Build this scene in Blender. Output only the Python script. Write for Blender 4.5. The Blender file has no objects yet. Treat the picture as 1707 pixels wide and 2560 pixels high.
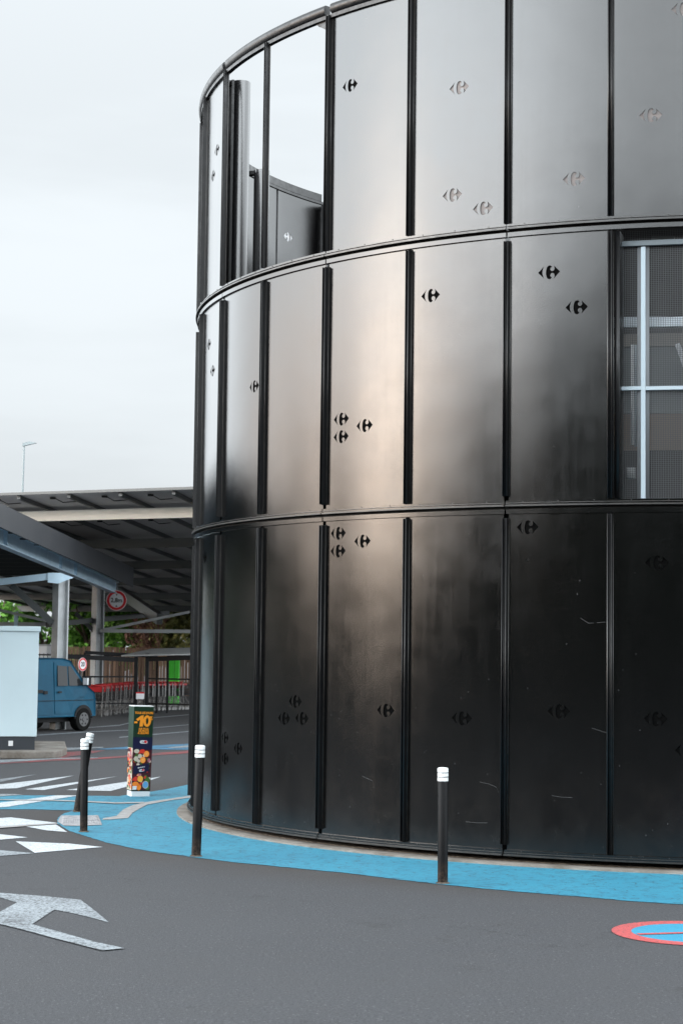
import bpy, bmesh, math, random
import numpy as np
from mathutils import Vector, Matrix

# ------------------------------------------------------------------ camera
C = bpy.context.scene.collection
scene = bpy.context.scene
F, PITCH, ROLL, H = 4603.3, .0745, -.0122, 1.98       # focal length in photo pixels (1707 x 2560)
_c, _s, _cr, _sr = math.cos(PITCH), math.sin(PITCH), math.cos(ROLL), math.sin(ROLL)
cam = bpy.data.cameras.new('camera'); camo = bpy.data.objects.new('camera', cam); C.objects.link(camo)
fw, up, ri = Vector((0, _c, _s)), Vector((0, -_s, _c)), Vector((1, 0, 0))
ax, ay = ri*_cr - up*_sr, ri*_sr + up*_cr
M4 = Matrix((ax, ay, -fw)).transposed().to_4x4(); M4.translation = (0, 0, H)
camo.matrix_world = M4
cam.sensor_fit = 'VERTICAL'; cam.sensor_height = 36; cam.lens = F/2560*36
cam.clip_end = 3000
cam.dof.use_dof = True; cam.dof.focus_distance = 19.0; cam.dof.aperture_fstop = 5.6
scene.camera = camo

# ------------------------------------------------------------------ sky, sun, exposure
SUN_DIR = Vector((-.965, -.25, .125)).normalized()
w = bpy.data.worlds.new('World'); scene.world = w; w.use_nodes = True
nt = w.node_tree; nt.nodes.clear()
def N(t, **k):
    n = nt.nodes.new(t)
    for a, b in k.items(): setattr(n, a, b)
    return n
out = N('ShaderNodeOutputWorld'); bg = N('ShaderNodeBackground'); nt.links.new(bg.outputs[0], out.inputs[0])
sky = N('ShaderNodeTexSky'); sky.sky_type = 'NISHITA'; sky.sun_disc = False
sky.sun_elevation = math.asin(SUN_DIR.z); sky.sun_rotation = math.atan2(SUN_DIR.x, SUN_DIR.y)
tc = N('ShaderNodeTexCoord')
def wdot(v):
    d = N('ShaderNodeVectorMath', operation='DOT_PRODUCT'); d.inputs[1].default_value = v
    nt.links.new(tc.outputs['Generated'], d.inputs[0]); return d.outputs['Value']
def wmap(s, a, b, lo, hi):
    m = N('ShaderNodeMapRange', interpolation_type='SMOOTHSTEP')
    m.inputs['From Min'].default_value = a; m.inputs['From Max'].default_value = b
    m.inputs['To Min'].default_value = lo; m.inputs['To Max'].default_value = hi
    nt.links.new(s, m.inputs['Value']); return m.outputs[0]
def wmath(op, a, b):
    m = N('ShaderNodeMath', operation=op)
    for i, v in enumerate((a, b)):
        if isinstance(v, (int, float)): m.inputs[i].default_value = v
        else: nt.links.new(v, m.inputs[i])
    return m.outputs[0]
# thin high cloud: brightest towards the hidden sun; low lobes out of view added to feed the reflections
zen = wmap(wdot((0, 0, 1)), .22, .95, 0, .95)
band_ = wmap(wdot((0, 0, 1)), .34, .62, 1, .12)
rear = wmath('MULTIPLY', wmap(wdot((-.36, -.92, .12)), .0, .86, 0, 5.9), band_)
west = wmath('MULTIPLY', wmap(wdot((-1, 0, 0)), .22, .72, 0, 3.6), band_)
rear = wmath('ADD', rear, west)
glow = wmath('MULTIPLY', wmap(wdot(SUN_DIR), .66, 1.0, 0, 4.4), band_)
east = wmath('MULTIPLY', wmap(wdot((1, 0, 0)), .25, .80, 0, 3.4), band_)  # added low lobe that brightens the near canopy's blue beam
low = wmap(wdot((0, 0, 1)), .0, .22, .87, 1.03)
cn = N('ShaderNodeTexNoise'); cn.inputs['Scale'].default_value = 3.2; cn.inputs['Detail'].default_value = 5
mp = N('ShaderNodeMapping'); mp.inputs['Scale'].default_value = (1, 1, 4.5)
nt.links.new(tc.outputs['Generated'], mp.inputs[0]); nt.links.new(mp.outputs[0], cn.inputs['Vector'])
cl = wmap(cn.outputs['Fac'], .35, .68, .925, 1.035)
lum = wmath('MULTIPLY', wmath('MULTIPLY', wmath('ADD', wmath('ADD', wmath('ADD', wmath('ADD', .95, zen), rear), east), glow), low), cl)
tint = N('ShaderNodeMix', data_type='RGBA'); tint.inputs[6].default_value = (.935, 1.0, 1.045, 1); tint.inputs[7].default_value = (1.22, .98, .80, 1)
warm = wmath('MULTIPLY', wmap(wdot(SUN_DIR), .45, 1.0, 0, 1), wmap(wdot((0, 0, 1)),   .26, .06, 0, 1))
nt.links.new(warm, tint.inputs[0])
cv = N('ShaderNodeVectorMath', operation='SCALE'); nt.links.new(tint.outputs[2], cv.inputs[0]); nt.links.new(lum, cv.inputs['Scale'])
sv = N('ShaderNodeVectorMath', operation='SCALE'); nt.links.new(sky.outputs[0], sv.inputs[0]); sv.inputs['Scale'].default_value = .10
mx = N('ShaderNodeMix', data_type='RGBA'); mx.inputs[0].default_value = .94
nt.links.new(sv.outputs[0], mx.inputs[6]); nt.links.new(cv.outputs[0], mx.inputs[7])
nt.links.new(mx.outputs[2], bg.inputs[0]); bg.inputs[1].default_value = 1.0
sl = bpy.data.lights.new('sun', 'SUN'); sl.energy = .5; sl.angle = math.radians(17); sl.color = (1, .80, .62)
so = bpy.data.objects.new('sun', sl); C.objects.link(so); so.rotation_euler = (-SUN_DIR).to_track_quat('-Z', 'Y').to_euler()
scene.view_settings.view_transform = 'Standard'; scene.view_settings.look = 'None'
scene.view_settings.exposure = 0; scene.view_settings.gamma = 1

# ------------------------------------------------------------------ photo pixel -> place
def ray(x, y):
    dx, dy = x-853.5, -(y-1280)
    a = (dx*_cr+dy*_sr)/F; u = (-dx*_sr+dy*_cr)/F
    return Vector((a, _c-u*_s, _s+u*_c))
O = Vector((0, 0, H))
def gnd(x, y, z=0.0):
    r = ray(x, y); return O+r*((z-H)/r.z)
def atY(x, y, Y):
    r = ray(x, y); return O+r*(Y/r.y)
def atX(x, y, X):
    r = ray(x, y); return O+r*(X/r.x)
CX, CY, R = 4.306, 22.854, 6.110
def cylhit(x, y, Rr, far=False):
    r = ray(x, y); a = r.x**2+r.y**2; b = -2*(r.x*CX+r.y*CY); c = CX**2+CY**2-Rr**2
    t = (-b+(1 if far else -1)*math.sqrt(max(b*b-4*a*c, 0)))/(2*a); P = O+r*t
    return math.atan2(P.y-CY, P.x-CX) % (2*math.pi), P.z

# ------------------------------------------------------------------ materials
def mat(name, col, rough=.6, metal=0, ior=1.5, emit=None, alpha=None):
    m = bpy.data.materials.new(name); m.use_nodes = True
    b = m.node_tree.nodes['Principled BSDF']
    b.inputs['Base Color'].default_value = (*col, 1); b.inputs['Roughness'].default_value = rough
    b.inputs['Metallic'].default_value = metal; b.inputs['IOR'].default_value = ior
    if emit: b.inputs['Emission Color'].default_value = (*col, 1); b.inputs['Emission Strength'].default_value = emit
    return m
class G:
    """small node-graph helper on a Principled material"""
    def __init__(s, m):
        s.m = m; s.t = m.node_tree; s.b = s.t.nodes['Principled BSDF']
        s.tc = s.t.nodes.new('ShaderNodeTexCoord')
    def n(s, t, **k):
        x = s.t.nodes.new(t)
        for a, b in k.items(): setattr(x, a, b)
        return x
    def l(s, a, b): s.t.links.new(a, b)
    def noise(s, scale, detail=3, rough=.5, stretch=(1, 1, 1), src='Object', off=(0, 0, 0)):
        mp = s.n('ShaderNodeMapping'); mp.inputs['Scale'].default_value = stretch; mp.inputs['Location'].default_value = off
        s.l(s.tc.outputs[src], mp.inputs[0])
        x = s.n('ShaderNodeTexNoise'); x.inputs['Scale'].default_value = scale; x.inputs['Detail'].default_value = detail; x.inputs['Roughness'].default_value = rough
        s.l(mp.outputs[0], x.inputs['Vector']); return x.outputs['Fac']
    def vor(s, scale, feature='F1', stretch=(1, 1, 1)):
        mp = s.n('ShaderNodeMapping'); mp.inputs['Scale'].default_value = stretch; s.l(s.tc.outputs['Object'], mp.inputs[0])
        x = s.n('ShaderNodeTexVoronoi', feature=feature); x.inputs['Scale'].default_value = scale
        s.l(mp.outputs[0], x.inputs['Vector']); return x
    def rng(s, v, a, b, lo=0., hi=1.):
        x = s.n('ShaderNodeMapRange'); x.clamp = True
        for k, q in (('From Min', a), ('From Max', b), ('To Min', lo), ('To Max', hi)): x.inputs[k].default_value = q
        s.l(v, x.inputs['Value']); return x.outputs[0]
    def mul(s, a, b, op='MULTIPLY'):
        x = s.n('ShaderNodeMath', operation=op)
        for i, v in enumerate((a, b)):
            if isinstance(v, (int, float)): x.inputs[i].default_value = v
            else: s.l(v, x.inputs[i])
        return x.outputs[0]
    def mix(s, f, a, b):
        x = s.n('ShaderNodeMix', data_type='RGBA')
        if isinstance(f, (int, float)): x.inputs[0].default_value = f
        else: s.l(f, x.inputs[0])
        for i, v in ((6, a), (7, b)):
            if isinstance(v, tuple): x.inputs[i].default_value = (*v, 1)
            else: s.l(v, x.inputs[i])
        return x.outputs[2]
    def col(s, v): s.l(v, s.b.inputs['Base Color'])
    def rough(s, v): s.l(v, s.b.inputs['Roughness'])
    def bump(s, h, strength=.3, dist=.01):
        x = s.n('ShaderNodeBump'); x.inputs['Strength'].default_value = strength; x.inputs['Distance'].default_value = dist
        s.l(h, x.inputs['Height'])
        if s.b.inputs['Normal'].is_linked: s.l(s.b.inputs['Normal'].links[0].from_socket, x.inputs['Normal'])
        s.l(x.outputs[0], s.b.inputs['Normal'])

def asphalt_colour(g):
    big = g.noise(.35, 4, .6); mid = g.noise(2.6, 4, .6); sp = g.noise(48, 3, .75); ston = g.vor(100)
    c = g.mix(g.rng(big, .3, .7), (.0255, .0272, .0315), (.0345, .0362, .0405))
    c = g.mix(g.rng(mid, .45, .75, 0, .5), c, (.030, .029, .029))
    c = g.mix(g.rng(sp, .35, .7, 0, .85), c, (.072, .074, .081))
    c = g.mix(g.rng(sp, .45, .28, 0, .7), c, (.012, .012, .013))
    wn = g.n('ShaderNodeTexWhiteNoise'); g.l(ston.outputs['Position'], wn.inputs['Vector'])
    c = g.mix(g.rng(wn.outputs['Value'], .984, .988, 0, .35), c, (.22, .22, .225))
    lane = g.noise(.55, 3, .5, (.25, 1.3, 1), off=(3, 1, 0)); c = g.mix(g.rng(lane, .42, .62, 0, .3), c, (.046, .047, .051))
    stain = g.noise(1.1, 5, .7, off=(9, 4, 0)); c = g.mix(g.rng(stain, .62, .70, 0, .45), c, (.020, .0195, .019))
    tc_ = g.noise(.9, 6, .6, off=(2, 7, 0)); ckd = g.mul(g.mul(tc_, .5, 'SUBTRACT'), 1., 'MULTIPLY'); ab = g.n('ShaderNodeMath', operation='ABSOLUTE'); g.l(ckd, ab.inputs[0])
    ck = g.mul(g.rng(ab.outputs[0], .0035, .0012), g.rng(g.noise(.35, 2, .5, off=(1, 3, 0)), .56, .62)); c = g.mix(g.mul(ck, .7), c, (.012, .012, .012))
    # grit and brown dirt gathered along the edge of the blue path
    vs_ = g.n('ShaderNodeVectorMath', operation='DISTANCE'); cm = g.n('ShaderNodeCombineXYZ'); sp3 = g.n('ShaderNodeSeparateXYZ'); g.l(g.tc.outputs['Object'], sp3.inputs[0]); g.l(sp3.outputs['X'], cm.inputs['X']); g.l(sp3.outputs['Y'], cm.inputs['Y'])
    g.l(cm.outputs[0], vs_.inputs[0]); vs_.inputs[1].default_value = (CX, CY, 0)
    dd_ = g.mul(vs_.outputs['Value'], g.mul(g.noise(1.3, 3, .6), .5), 'ADD')
    c = g.mix(g.mul(g.rng(dd_, R+2.75, R+1.9), g.rng(mid, .25, .6, .25, .75)), c, (.038, .0325, .029))
    return c, sp, ston.outputs['Distance']
m_asphalt = mat('asphalt', (.06, .06, .06), .82); g = G(m_asphalt); c, sp, st = asphalt_colour(g); g.col(c); g.bump(st, .5, .006); g.bump(sp, .35, .006)

def paint(name, col, wear=.5, fine=42, lo=.30):
    m = mat(name, col, .7); g = G(m); a, sp, st = asphalt_colour(g)
    n1 = g.noise(fine, 3, .65); n2 = g.noise(1.6, 4, .6)
    f = g.mul(n1, g.rng(n2, .2, .8, 1-.55*wear, 1+.45*wear))
    k = g.rng(f, lo+.22*wear-.06, lo+.22*wear+.16)
    dirt = g.mix(g.rng(g.noise(5, 4, .6), .35, .75, 0, .35), col, tuple(q*.62 for q in col))
    g.col(g.mix(k, a, dirt)); g.bump(st, .3, .005); g.bump(sp, .25, .004)
    return m
m_white = paint('white_road_paint', (.56, .60, .63), .12)
m_whitew = paint('worn_white_road_paint', (.31, .345, .37), .42)
m_redp = paint('red_road_paint', (.50, .085, .085), .22)
m_redw = paint('worn_red_road_paint', (.32, .045, .045), .55)
m_bluew = paint('worn_blue_road_paint', (.05, .24, .42), .55)
m_blue2 = paint('blue_road_paint', (.03, .26, .41), .12, lo=.22)
# blue path: bright paint with fine dark cracks
m_blue = mat('blue_path_paint', (.04, .35, .6), .62); g = G(m_blue)
cr = g.vor(5.0, 'DISTANCE_TO_EDGE', (1, 1.9, 1)); gap = g.noise(2.6, 4, .7); n2 = g.noise(1.1, 4, .6); sp = g.noise(50, 2, .6)
wob = g.noise(9, 3, .6)
cr2 = g.vor(9.0, 'DISTANCE_TO_EDGE', (1, 2.2, 1))
k = g.mul(g.rng(cr.outputs['Distance'], .050, .018), g.rng(g.noise(6, 3, .7), .50, .58))
k2 = g.mul(g.rng(cr2.outputs['Distance'], .085, .03), g.rng(g.noise(8, 3, .7, off=(5, 2, 0)), .48, .56))
k = g.mul(k, k2, 'MAXIMUM')
cb = g.mix(g.rng(n2, .25, .75), (.019, .190, .292), (.030, .235, .340))
cb = g.mix(g.rng(sp, .55, .8, 0, .3), cb, (.13, .43, .56)); cb = g.mix(g.rng(gap, .62, .8, 0, .5), cb, (.022, .20, .38))
g.col(g.mix(g.mul(k, .8), cb, (.02, .07, .11))); g.bump(sp, .4, .005); g.bump(g.rng(cr.outputs['Distance'], 0, .04), .2, .003)

m_conc = mat('concrete', (.2, .19, .17), .85); g = G(m_conc)
g.col(g.mix(g.rng(g.noise(3, 5, .7), .35, .65), (.25, .23, .205), (.13, .11, .09))); g.bump(g.noise(40, 4, .7), .4, .01)
m_dirt = mat('dirty_ledge', (.1, .07, .05), .95); g = G(m_dirt)
g.col(g.mix(g.rng(g.noise(14, 5, .75), .35, .7), (.05, .036, .026), (.17, .13, .095))); g.bump(g.noise(60, 4, .8), .8, .02)
m_kerb = mat('pale_kerb_stone', (.40, .40, .40), .85); g = G(m_kerb)
g.col(g.mix(g.rng(g.noise(9, 4, .7), .35, .7), (.36, .36, .36), (.24, .23, .22))); g.bump(g.noise(50, 3, .7), .4, .006)
m_tact = mat('grey_tactile_paving', (.33, .33, .34), .85); g = G(m_tact)
g.col(g.mix(g.rng(g.noise(14, 4, .7), .35, .7), (.36, .36, .37), (.22, .22, .23)))

# the drum's satin black coated metal, embossed like leather
def panel_mat(name, seed, base=.0015):
    m = mat(name, (base, base, base*1.06), .2, ior=1.86); g = G(m)
    grain = g.noise(70, 3, .6, (1, 1, 1.5), off=(seed, 0, 0)); big = g.noise(.9, 2, .5, off=(0, seed, 0)); st = g.noise(10, 4, .7, (1, 1, .06), off=(seed, 3, 0))
    dust = g.noise(3.5, 5, .75, off=(seed, seed, 0)); fleck = g.noise(38, 2, .5, (1, 1, .6), off=(0, 0, seed))
    geo = g.n('ShaderNodeSeparateXYZ'); g.l(g.tc.outputs['Object'], geo.inputs[0])
    splash = g.mul(g.rng(geo.outputs['Z'], 1.0, .1, 0, 1), g.rng(dust, .40, .8, .0, .7))
    c = g.mix(g.rng(st, .5, .85, 0, .5), (base, base, base*1.06), (.006, .006, .006))
    c = g.mix(splash, c, (.018, .015, .013))
    vf = g.vor(24, 'F1', (1, 1, .6)); wn = g.n('ShaderNodeTexWhiteNoise'); g.l(vf.outputs['Position'], wn.inputs['Vector'])
    spk = g.mul(g.rng(vf.outputs['Distance'], .13, .05), g.rng(g.mul(wn.outputs['Value'], g.rng(geo.outputs['Z'], 5.0, .6, .93, 1.0)), .905, .91))
    c = g.mix(g.mul(g.mul(spk, g.rng(dust, .35, .7, .2, .7)), 1.), c, (.13, .13, .13))
    ro = g.mul(g.mul(g.rng(dust, .3, .75, .20, .25), g.mul(splash, .1), 'ADD'), g.rng(g.noise(26, 4, .7, (1, 1, .03), off=(seed, 5, 0)), .35, .75, -.008, .018), 'ADD')
    g.bump(grain, .075, .0045); g.bump(big, .06, .14)
    nrm = g.b.inputs['Normal'].links[0].from_socket
    dif = g.n('ShaderNodeBsdfDiffuse'); glo = g.n('ShaderNodeBsdfAnisotropic', distribution='BECKMANN'); fr = g.n('ShaderNodeFresnel'); ms = g.n('ShaderNodeMixShader')
    g.l(c, dif.inputs['Color']); g.l(nrm, dif.inputs['Normal']); glo.inputs['Color'].default_value = (1, 1, 1, 1); g.l(ro, glo.inputs['Roughness']); g.l(nrm, glo.inputs['Normal'])
    fr.inputs['IOR'].default_value = 1.53; g.l(nrm, fr.inputs['Normal']); g.l(fr.outputs[0], ms.inputs[0]); g.l(dif.outputs[0], ms.inputs[1]); g.l(glo.outputs[0], ms.inputs[2])
    g.l(ms.outputs[0], g.t.nodes['Material Output'].inputs['Surface']); g.t.nodes.remove(g.b)
    return m
m_panels = [panel_mat('black_coated_panel', 0.0), panel_mat('black_coated_panel', 7.3), panel_mat('black_coated_panel', 15.1)]
m_frame = mat('black_frame_metal', (.004, .004, .004), .38, ior=1.45); g = G(m_frame)
g.rough(g.rng(g.noise(12, 4, .7), .3, .7, .28, .5)); g.col(g.mix(g.rng(g.noise(25, 5, .8), .55, .8, 0, .6), (.0035, .0035, .004), (.012, .011, .010)))
m_rail = mat('dusty_rail_metal', (.03, .028, .026), .36, ior=1.6); g = G(m_rail)
g.col(g.mix(g.rng(g.noise(20, 5, .75), .40, .75, 0, 1), (.005, .005, .0048), (.026, .021, .017))); g.rough(g.rng(g.noise(9, 4, .7), .3, .7, .28, .5))
m_black = mat('black_void_paint', (.004, .004, .004), .9)
m_tube = mat('black_tube_paint', (.006, .006, .007), .25, ior=1.9)
m_inner = mat('dark_inner_wall', (.02, .02, .021), .8)
m_back = mat('skylit_backing_mesh', (.17, .15, .145), .6); g = G(m_back)
wv = g.n('ShaderNodeTexWave', bands_direction='X'); wv.inputs['Scale'].default_value = 26; g.l(g.tc.outputs['UV'], wv.inputs['Vector'])
g.col(g.mix(wv.outputs['Fac'], (.04, .034, .033), (.22, .19, .18)))
m_backd = mat('shaded_backing_mesh', (.01, .01, .01), .9, ior=1.1); g = G(m_backd)
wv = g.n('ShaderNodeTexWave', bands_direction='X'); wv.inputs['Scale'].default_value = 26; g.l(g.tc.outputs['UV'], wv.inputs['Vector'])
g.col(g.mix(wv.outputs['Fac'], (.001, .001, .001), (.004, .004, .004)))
m_galv = mat('galvanised_steel', (.46, .52, .56), .45, .35); g = G(m_galv)
g.col(g.mix(g.rng(g.noise(5, 4, .65), .3, .7), (.44, .50, .54), (.33, .37, .40)))
m_steel = mat('grey_painted_steel', (.42, .44, .45), .5); g = G(m_steel)
g.col(g.mix(g.rng(g.noise(2, 5, .7), .35, .7), (.44, .46, .47), (.30, .31, .31)))
m_bluesteel = mat('pale_blue_steel', (.5, .68, .8), .4); g = G(m_bluesteel)
g.col(g.mix(g.rng(g.noise(1.6, 5, .7), .35, .7), (.62, .80, .92), (.48, .66, .80)))
m_fascia = mat('dark_grey_fascia', (.036, .040, .048), .5); g = G(m_fascia)
g.col(g.mix(g.rng(g.noise(1.0, 4, .7), .35, .7), (.024, .027, .033), (.038, .040, .045)))
m_under = mat('solar_panel_back', (.13, .13, .135), .55); m_under2 = mat('pale_panel_back', (.44, .44, .445), .6); m_beam_lit = mat('lit_beam_paint', (.78, .78, .72), .5); m_beam_shade = mat('shaded_grey_beam', (.10, .108, .105), .55)  # beam pair: the same grey steel, coloured once as lit and once as shaded
m_solar = mat('solar_glass', (.012, .015, .03), .12)
m_darksteel = mat('dark_steel', (.055, .06, .06), .5)
m_blackmetal = mat('black_bollard_paint', (.005, .005, .005), .5, ior=1.25); g = G(m_blackmetal)
geo = g.n('ShaderNodeSeparateXYZ'); g.l(g.tc.outputs['Object'], geo.inputs[0])
rust = g.mul(g.rng(geo.outputs['Z'], .20, .05, 0, 1), g.rng(g.noise(22, 4, .7), .38, .58))
scr = g.rng(g.noise(9, 5, .75, (1, 1, .5)), .62, .70, 0, .6)
g.col(g.mix(g.mul(rust, scr, 'MAXIMUM'), (.003, .003, .0035), (.045, .030, .021)))
m_capw = mat('white_bollard_cap', (.74, .76, .76), .5); g = G(m_capw)
g.col(g.mix(g.rng(g.noise(28, 4, .7), .52, .78), (.76, .78, .78), (.42, .38, .33)))
m_kiosk = mat('pale_blue_cladding', (.50, .62, .67), .5); g = G(m_kiosk)
g.col(g.mix(g.rng(g.noise(.9, 4, .6), .3, .7), (.60, .74, .79), (.55, .68, .73)))
m_kioskd = mat('dark_plinth', (.028, .034, .042), .55)
m_whitep = mat('white_plastic', (.75, .76, .77), .5)
m_signw = mat('sign_white', (.75, .76, .78), .4); m_signr = mat('sign_red', (.60, .015, .02), .4); m_signk = mat('sign_black', (.01, .01, .01), .5)
m_van = mat('faded_blue_car_paint', (.004, .07, .14), .55, ior=1.3); g = G(m_van)
g.col(g.mix(g.rng(g.noise(2.2, 5, .7), .35, .72), (.0015, .052, .098), (.0025, .075, .135)))
m_glass = mat('dark_car_glass', (.012, .014, .016), .06, ior=1.3)
m_tyre = mat('tyre_rubber', (.008, .008, .008), .9, ior=1.2); m_rim = mat('dull_steel_rim', (.085, .085, .088), .5, .3)
m_trim = mat('black_plastic_trim', (.008, .008, .009), .6, ior=1.3)
m_red = mat('red_plastic', (.42, .015, .018), .45); m_chrome = mat('zinc_wire', (.20, .195, .19), .4, .3)
m_wire = mat('dark_wire', (.045, .045, .047), .5, .3)
m_wood = mat('brown_fence_wood', (.17, .10, .065), .85); g = G(m_wood)
oi = g.n('ShaderNodeNewGeometry')
g.col(g.mix(oi.outputs['Random Per Island'], (.21, .130, .085), (.10, .062, .042)))
m_green = mat('bright_green_plastic', (.07, .58, .04), .5)
m_bark = mat('bark', (.09, .06, .045), .9); m_brown = mat('dry_twig', (.16, .085, .06), .9)
def leafmat(name, a, b, c):
    m = mat(name, a, .55); g = G(m); r = g.n('ShaderNodeNewGeometry').outputs['Random Per Island']
    g.col(g.mix(g.rng(r, .0, .6), g.mix(g.rng(r, 0, .35), a, b), c)); g.b.inputs['Subsurface Weight'].default_value = 0
    g.b.inputs['Transmission Weight'].default_value = 0
    return m
m_leaf = leafmat('green_leaves', (.03, .085, .016), (.08, .20, .028), (.14, .33, .04))
m_leaf2 = leafmat('olive_leaves', (.06, .085, .02), (.13, .17, .04), (.25, .25, .08))
m_leaf3 = leafmat('dark_leaves', (.012, .028, .010), (.02, .045, .014), (.03, .06, .02))
m_orange = mat('orange_print', (.78, .27, .012), .5); m_dgreen = mat('dark_green_card', (.008, .030, .014), .35); m_navy = mat('navy_print', (.004, .006, .035), .4)
m_cardw = mat('white_card', (.66, .69, .70), .6)
pr = {k: mat(k+'_print', v, .4) for k, v in dict(fruit_orange=(.80, .22, .02), pulp=(.85, .42, .10), cream=(.50, .45, .36), tomato=(.55, .03, .015), plum=(.05, .006, .012),
      leaf=(.05, .12, .02), yellow=(.75, .38, .05), shallot=(.35, .12, .16), sky=(.10, .30, .55), peach=(.70, .25, .15)).items()}

# wire mesh pane: holes cut by a procedural grid on the pane's own coordinates
m_mesh = mat('welded_wire_mesh', (.07, .074, .078), .5, .2); g = G(m_mesh)
sx = g.n('ShaderNodeSeparateXYZ'); g.l(g.tc.outputs['UV'], sx.inputs[0])
def grid(o, pitch, wdt):
    a = g.mul(o, 1/pitch); fr = g.n('ShaderNodeMath', operation='FRACT'); g.l(a, fr.inputs[0])
    lt = g.n('ShaderNodeMath', operation='LESS_THAN'); g.l(fr.outputs[0], lt.inputs[0]); lt.inputs[1].default_value = wdt; return lt.outputs[0]
al = g.mul(grid(sx.outputs['X'], .022, .20), grid(sx.outputs['Y'], .018, .18), 'MAXIMUM')
g.l(al, g.b.inputs['Alpha'])

# ------------------------------------------------------------------ builders
class MB:
    def __init__(s): s.bm = bmesh.new()
    def quadbox(s, P, mi=0):
        """P: 8 points, bottom ring then top ring"""
        v = [s.bm.verts.new(p) for p in P]
        for f in ((3, 2, 1, 0), (4, 5, 6, 7), (0, 1, 5, 4), (1, 2, 6, 5), (2, 3, 7, 6), (3, 0, 4, 7)):
            fc = s.bm.faces.new([v[i] for i in f]); fc.material_index = mi
        return s
    def box(s, a, b, mi=0):
        (x0, y0, z0), (x1, y1, z1) = a, b
        return s.quadbox([(x0, y0, z0), (x1, y0, z0), (x1, y1, z0), (x0, y1, z0), (x0, y0, z1), (x1, y0, z1), (x1, y1, z1), (x0, y1, z1)], mi)
    def bar(s, p, q, wd, ht, upv=(0, 0, 1), mi=0):
        p, q = Vector(p), Vector(q); d = (q-p).normalized(); u = Vector(upv); sd = d.cross(u)
        if sd.length < 1e-4: sd = d.cross(Vector((1, 0, 0)))
        sd.normalize(); u = sd.cross(d).normalized(); a, b = sd*wd/2, u*ht/2
        return s.quadbox([p-a-b, p+a-b, q+a-b, q-a-b, p-a+b, p+a+b, q+a+b, q-a+b], mi)
    def tube(s, p, q, r, n=12, r2=None, cap=True, mi=0):
        p, q = Vector(p), Vector(q); d = (q-p).normalized(); t = Vector((0, 0, 1)) if abs(d.z) < .9 else Vector((1, 0, 0))
        a = d.cross(t).normalized(); b = d.cross(a); r2 = r if r2 is None else r2
        A = [s.bm.verts.new(p+(a*math.cos(2*math.pi*i/n)+b*math.sin(2*math.pi*i/n))*r) for i in range(n)]
        B = [s.bm.verts.new(q+(a*math.cos(2*math.pi*i/n)+b*math.sin(2*math.pi*i/n))*r2) for i in range(n)]
        for i in range(n):
            f = s.bm.faces.new((A[i], A[(i+1) % n], B[(i+1) % n], B[i])); f.smooth = True; f.material_index = mi
        if cap:
            for f in (s.bm.faces.new(A[::-1]), s.bm.faces.new(B)):
                f.material_index = mi
                for e in f.edges: e.smooth = False
        return s
    def lathe(s, prof, c=(0, 0, 0), n=24, mi=0):
        c = Vector(c); rings = []
        for r, z in prof: rings.append([s.bm.verts.new(c+Vector((r*math.cos(2*math.pi*i/n), r*math.sin(2*math.pi*i/n), z))) for i in range(n)])
        for k in range(len(rings)-1):
            for i in range(n):
                f = s.bm.faces.new((rings[k][i], rings[k][(i+1) % n], rings[k+1][(i+1) % n], rings[k+1][i])); f.smooth = True; f.material_index = mi
        s.bm.faces.new(rings[-1]).material_index = mi; s.bm.faces.new(rings[0][::-1]).material_index = mi
        return s
    def poly(s, pts, mi=0):
        f = s.bm.faces.new([s.bm.verts.new(p) for p in pts]); f.material_index = mi; return s
    def prism(s, pts, d, mi=0):
        d = Vector(d); A = [s.bm.verts.new(p) for p in pts]; B = [s.bm.verts.new(Vector(p)+d) for p in pts]; n = len(A)
        s.bm.faces.new(A[::-1]).material_index = mi; s.bm.faces.new(B).material_index = mi
        for i in range(n): s.bm.faces.new((A[i], A[(i+1) % n], B[(i+1) % n], B[i])).material_index = mi
        return s
    def polar(s, a0, a1, r0, r1, z0, z1, step=.03, mi=0, smooth=True):
        """curved box round the drum's axis (local coordinates); z0, z1 may be pairs (at a0, at a1)"""
        n = max(1, int(math.ceil((a1-a0)/step))); rows = []
        for i in range(n+1):
            a = a0+(a1-a0)*i/n; ca, sa = math.cos(a), math.sin(a)
            za, zb = [q if not isinstance(q, tuple) else q[0]+(q[1]-q[0])*i/n for q in (z0, z1)]
            rows.append([s.bm.verts.new(p) for p in ((r0*ca, r0*sa, za), (r1*ca, r1*sa, za), (r1*ca, r1*sa, zb), (r0*ca, r0*sa, zb))])
        for i in range(n):
            A, B = rows[i], rows[i+1]
            for k in range(4):
                f = s.bm.faces.new((A[k], B[k], B[(k+1) % 4], A[(k+1) % 4])); f.material_index = mi; f.smooth = smooth
        s.bm.faces.new(rows[0]).material_index = mi; s.bm.faces.new(rows[-1][::-1]).material_index = mi
        return s
    def build(s, name, m, parent=None, sharp=.6, bevel=0):
        bm = s.bm; bmesh.ops.recalc_face_normals(bm, faces=bm.faces)
        for e in bm.edges:
            if len(e.link_faces) == 2 and e.calc_face_angle(0) > sharp: e.smooth = False
        me = bpy.data.meshes.new(name); bm.to_mesh(me); bm.free()
        for q in (m if isinstance(m, (list, tuple)) else [m]): me.materials.append(q)
        o = bpy.data.objects.new(name, me); C.objects.link(o)
        if parent: o.parent = parent
        if bevel:
            b = o.modifiers.new('bevel', 'BEVEL'); b.width = bevel; b.segments = 2; b.limit_method = 'ANGLE'
        return o
def tag(o, label=None, cat=None, group=None, kind=None):
    if label: o['label'] = label
    if cat: o['category'] = cat
    if group: o['group'] = group
    if kind: o['kind'] = kind
    return o
def empty(name, loc, rz=0):
    o = bpy.data.objects.new(name, None); C.objects.link(o); o.location = loc; o.rotation_euler = (0, 0, rz); o.empty_display_size = .2; return o
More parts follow.
